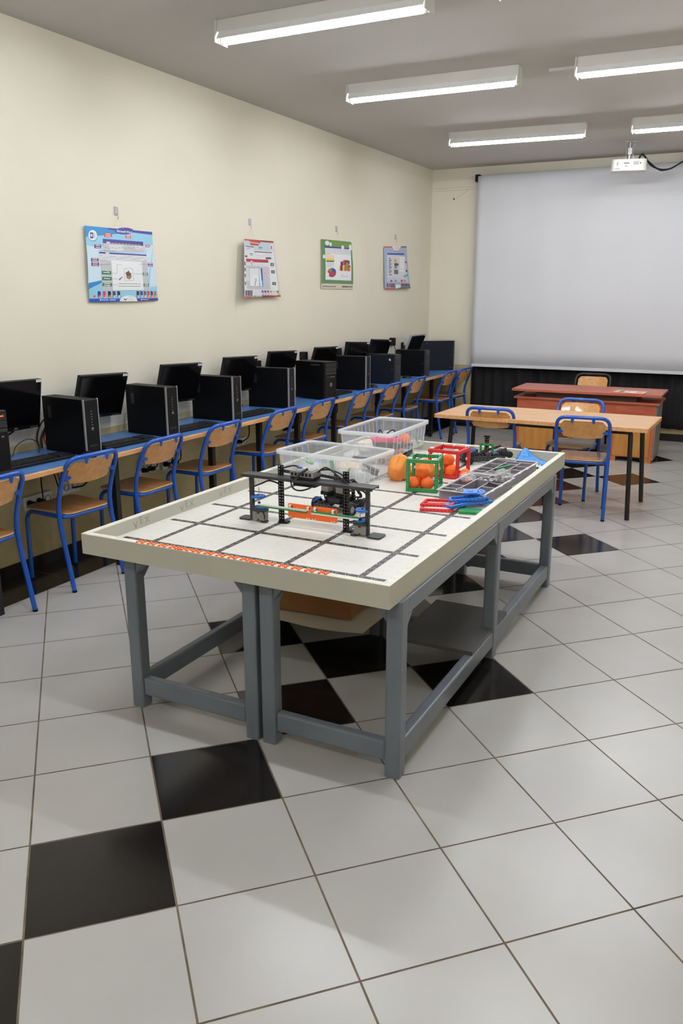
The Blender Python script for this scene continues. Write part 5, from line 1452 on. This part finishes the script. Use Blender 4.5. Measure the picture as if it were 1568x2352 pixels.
# poster 2 ------------------------------------------------
c2 = lambda u, v: .015+.075*(1-u)**2*(1-v*.35)+.03*(1-v)*u*(2*u-1 if u > .5 else 0)
A = Art([(300, 725), (1120, 795), (1235, 2140), (215, 2180)], [(3.985, 2.073), (4.505, 2.084), (4.560, 1.624), (3.925, 1.617)], c2)
A.quadp([(300, 980), (1130, 1040), (1122, 830), (300, 770)], pm('ice', (190, 212, 220)), .8, 6)
A.quadp([(300, 765), (440, 775), (440, 738), (300, 725)], RD, 1.4); A.quadp([(440, 775), (1120, 836), (1118, 795), (440, 738)], pm('brick', (140, 50, 46)), 1.4, 6)
A.quadp([(490, 880), (712, 895), (800, 785), (440, 745)], pm('rust', (190, 72, 52)), 2, 5)
A.text('Microsoft PowerPoint', 608, 828, 52, W_, 3, .09, 1.2, .58)
A.disc(1072, 940, 42, 72, pm('pale_pink', (240, 214, 220)), 2); A.disc(1068, 938, 38, 66, W_, 2.5); A.rect(1044, 905, 1080, 985, PK, 3.1)
A.quadp([(300, 1010), (580, 1030), (575, 935), (300, 895)], LG, 1.8); A.quadp([(340, 912), (575, 940), (575, 920), (310, 892)], PU, 2.4); A.rect(360, 935, 470, 985, GR, 2.4)
for (x0, y0, x1, m) in ((720, 925, 822, TE), (455, 1078, 538, TE)): A.rect(x0, y0, x1, y0+16, GN, 2, 1, 5); A.rect(x0, y0+30, x1, y0+46, TE, 2, 1, 5)
A.quadp([(590, 1140), (1070, 1170), (1070, 1060), (590, 1030)], LG, 1.8, 4); A.quadp([(590, 1052), (1070, 1076), (1070, 1056), (590, 1030)], pm('wine', (120, 52, 86)), 2.3, 4)
for k in range(7): A.rect(640+k*36, 1072+k*2, 664+k*36, 1100+k*2, W_, 2.6, 1)
A.rect(300, 1132, 372, 1172, MA, 2, 1); A.rect(905, 1180, 1045, 1224, MA, 2, 2)
A.quadp([(318, 1960), (1010, 1970), (985, 1420), (326, 1210)], GR, 1.6, 8)
A.quadp([(332, 1285), (970, 1312), (966, 1240), (330, 1210)], pm('crimson', (176, 52, 60)), 2.2, 6); A.rect(470, 1262, 520, 1290, W_, 2.8, 1)
A.quadp([(334, 1380), (975, 1410), (970, 1312), (332, 1285)], LG, 2.1, 4); A.rect(352, 1304, 465, 1376, W_, 2.7, 2, 6); A.rect(478, 1300, 515, 1366, pm('lilac', (170, 164, 196)), 2.7, 2)
A.quadp([(418, 1890), (820, 1895), (800, 1446), (412, 1440)], LN, 2.7, 4); A.quadp([(420, 1884), (815, 1890), (795, 1452), (416, 1446)], W_, 3.2, 4)
A.quadp([(710, 1888), (815, 1890), (795, 1452), (705, 1450)], pm('cerulean', (70, 156, 204)), 3.6, 4); A.quadp([(775, 1750), (812, 1752), (795, 1452), (755, 1450)], BL4, 4.1, 3)
for k in range(4): A.rect(425, 1498+k*45, 715-(k == 3)*200, 1506+k*45, GR, 3.8, 2)
A.disc(610, 1735, 34, 44, GR, 4); A.quadp([(570, 1870), (590, 1868), (600, 1750), (582, 1750)], LN, 4)
for (x, y) in ((265, 1330), (262, 1480), (256, 1626), (250, 1820)): A.rect(x, y-38, x+38, y-6, DK, 2, 1); A.rect(x, y+2, x+38, y+36, DK, 2, 1)
for (x, y) in ((1022, 1354), (1036, 1530), (1054, 1816)): A.rect(x, y-36, x+82, y+36, DK, 2, 2, 4); A.rect(x+18, y-14, x+66, y-4, W_, 2.6, 1, 3); A.rect(x+18, y+10, x+66, y+18, W_, 2.6, 1, 3)
A.rect(326, 1430, 400, 1760, LG, 2.2, 2); A.rect(830, 1440, 984, 1600, pm('rosy_grey', (206, 194, 200)), 2.2, 2); A.rect(850, 1560, 912, 1580, pm('rose', (226, 150, 160)), 2.8, 1)
for k, x in enumerate((218, 256, 300, 346, 394, 446)): A.quadp([(x, 2130), (x+34, 2130), (x+42, 1994), (x+10, 1990)], (GR, DK, PK, DK, MA, DK)[k], 2.2, 3)
for k, x in enumerate((770, 842, 914, 988, 1064, 1142)): A.quadp([(x+14, 2112), (x+52, 2112), (x+54, 1992), (x, 1992)], (MA, IN, LN, ORG, GR, TN)[k], 2.2, 3); A.rect(x+14, 2040, x+40, 2100, W_ if k < 3 else YE if k == 5 else LG, 2.8, 2)
A.quadp([(215, 2182), (480, 2150), (490, 2138), (215, 2146)], RD, 2.4); A.quadp([(800, 2166), (1235, 2140), (1235, 2112), (775, 2118)], pm('brick', (140, 50, 46)), 2.4)
A.quadp([(558, 2150), (568, 2150), (568, 2130), (540, 2116)], DK, 3); A.quadp([(564, 2150), (574, 2150), (596, 2116), (586, 2114)], DK, 3); A.rect(590, 2126, 710, 2134, GR, 3, 1)
finish(A, 'wall_poster', 'curled red and white poster, second along the left wall', pm('poster_white', (222, 226, 228)))
# poster 3 ------------------------------------------------
c3 = lambda u, v: .010+.010*math.sin(PI*v)
A = Art([(115, 335), (580, 385), (612, 1112), (105, 1112)], [(5.373, 2.150), (6.011, 2.156), (6.054, 1.695), (5.367, 1.697)], c3)
A.quadp([(108, 1030), (612, 1034), (580, 385), (115, 335)], pm('leaf', (92, 138, 78)), .8, 6)
A.quadp([(260, 450), (590, 480), (585, 410), (270, 370)], pm('leaf_light', (112, 150, 62)), 1.3, 4)
A.quadp([(158, 975), (578, 985), (568, 490), (158, 455)], BL4, 1.6, 4); A.quadp([(162, 970), (574, 980), (564, 494), (162, 470)], W_, 2.1, 4)
A.quadp([(160, 470), (566, 496), (566, 476), (160, 444)], IN, 2.6, 3); A.quadp([(160, 555), (566, 585), (566, 496), (160, 470)], LG, 2.6, 3)
for k in range(7): A.rect(172+k*56, 500+k*3, 210+k*56, 504+k*3, GR, 3.2, 1)
A.rect(172, 560, 240, 574, YE, 3, 1); A.rect(172, 580, 300, 625, pm('pinkish', (240, 214, 220)), 2.9, 2); A.rect(172, 636, 292, 672, YE, 3, 2); A.rect(172, 672, 292, 688, DK, 3.4, 2)
A.rect(180, 692, 290, 770, LG, 2.9, 2)
A.disc(256, 862, 66, 66, pm('dark_red', (120, 36, 44)), 3); A.disc(256, 850, 66, 66, pm('medium_red', (186, 56, 60)), 3.4); A.disc(258, 848, 64, 64, pm('slate_blue', (76, 84, 150)), 3.8, -20, 90); A.disc(252, 844, 60, 60, pm('olive_green', (122, 150, 66)), 3.8, 90, 160)
for k, (x, y, w, h, m) in enumerate(((378, 750, 60, 78, ORG), (392, 684, 40, 60, PU), (424, 670, 40, 70, RD), (450, 660, 60, 80, pm('maroon', (150, 40, 60))), (500, 670, 38, 60, pm('forest', (60, 84, 60))), (420, 762, 32, 60, YE), (452, 730, 36, 100, pm('orange_red', (220, 80, 50))), (480, 700, 34, 124, pm('grass', (120, 160, 80))), (508, 740, 42, 92, pm('crimson', (176, 52, 60))), (392, 740, 30, 86, pm('deep_violet', (80, 50, 110))), (520, 770, 24, 60, ORG))):
    A.rect(x, y, x+w, y+h, m, 3+.25*k, 2)
for (x, y, r, q) in ((198, 398, 32, 36), (248, 418, 18, 32), (434, 466, 22, 30), (558, 470, 22, 50), (140, 608, 19, 34), (190, 890, 24, 36)): A.disc(x, y, r, q, W_, 4.6)
A.rect(404, 912, 512, 917, LN, 3, 1); A.rect(404, 888, 434, 893, LN, 3, 1)
A.quadp([(106, 1112), (612, 1112), (612, 1036), (108, 1032)], pm('cream_strip', (216, 206, 186)), 1, 4)
A.rect(122, 1066, 330, 1086, pm('taupe', (150, 138, 124)), 1.6, 2); A.rect(425, 1062, 600, 1088, pm('taupe', (150, 138, 124)), 1.6, 2); A.rect(426, 1064, 520, 1086, LN, 2.2, 2)
finish(A, 'wall_poster', 'green-bordered poster with a pie chart, third along the left wall', pm('poster_cream', (224, 222, 214)))
# poster 4 ------------------------------------------------
c4 = lambda u, v: .012+.03*(1-v)**2*(.4+u*.6)
A = Art([(1092, 445), (1445, 447), (1476, 1080), (1098, 1118)], [(6.816, 2.152), (7.456, 2.183), (7.533, 1.714), (6.841, 1.702)], c4)
A.quadp([(1092, 1118), (1476, 1080), (1445, 447), (1092, 445)], pm('steel_blue', (170, 186, 208)), .7, 6)
A.quadp([(1130, 1000), (1440, 990), (1430, 600), (1130, 560)], pm('misty', (204, 212, 224)), 1.2, 4)
A.rect(1092, 446, 1215, 462, RD, 1.6, 2); A.rect(1350, 446, 1445, 462, pm('dark_brown', (90, 60, 56)), 1.6, 2)
A.quadp([(1250, 505), (1310, 505), (1355, 446), (1212, 446)], W_, 1.8, 3); A.rect(1262, 456, 1330, 488, pm('pale_peach', (232, 214, 204)), 2.3, 1); A.rect(1240, 520, 1350, 530, pm('rose', (226, 150, 160)), 2.2, 1)
A.rect(1138, 550, 1402, 574, BL4, 2.2, 3); A.rect(1138, 590, 1402, 925, LG, 2, 3)
for k, y in enumerate((628, 656, 682, 712, 740, 764, 788, 822, 846, 880)): A.rect(1158, y, 1190+(k*13 % 26), y+12, IN, 2.8, 1)
A.rect(1240, 640, 1282, 700, pm('amber', (232, 172, 100)), 2.8, 2); A.rect(1244, 704, 1308, 742, IN, 2.8, 2); A.rect(1244, 744, 1284, 786, TN, 2.8, 2); A.rect(1236, 806, 1298, 874, LN, 2.8, 3)
A.rect(1330, 604, 1402, 784, W_, 2.6, 2); A.rect(1322, 796, 1400, 836, W_, 2.6, 2); A.rect(1412, 668, 1440, 698, RD, 2.8, 2); A.disc(1432, 816, 13, 16, DK, 2.8)
for (x, y, m) in ((1188, 985, PK), (1252, 980, TE), (1346, 974, RD), (1392, 972, ORG), (1398, 900, TE), (1436, 884, TE)): A.disc(x, y, 18, 18, m, 2.8)
for k, x in enumerate((1120, 1148, 1174, 1200, 1224)): A.rect(x, 1026, x+18, 1086, (IN, PK, MA, DK, LN)[k], 2.6, 2)
A.quadp([(1330, 1070), (1470, 1062), (1466, 1010), (1330, 1014)], LN, 2.4, 2); A.rect(1245, 1040, 1320, 1100, W_, 2.4, 2)
A.quadp([(1100, 1118), (1240, 1108), (1240, 1092), (1098, 1104)], RD, 3, 2); A.quadp([(1240, 1104), (1476, 1080), (1476, 1068), (1330, 1078)], pm('dark_brown', (90, 60, 56)), 3, 2)
finish(A, 'wall_poster', 'grey-blue poster, farthest along the left wall near the corner', pm('poster_grey', (196, 206, 220)))
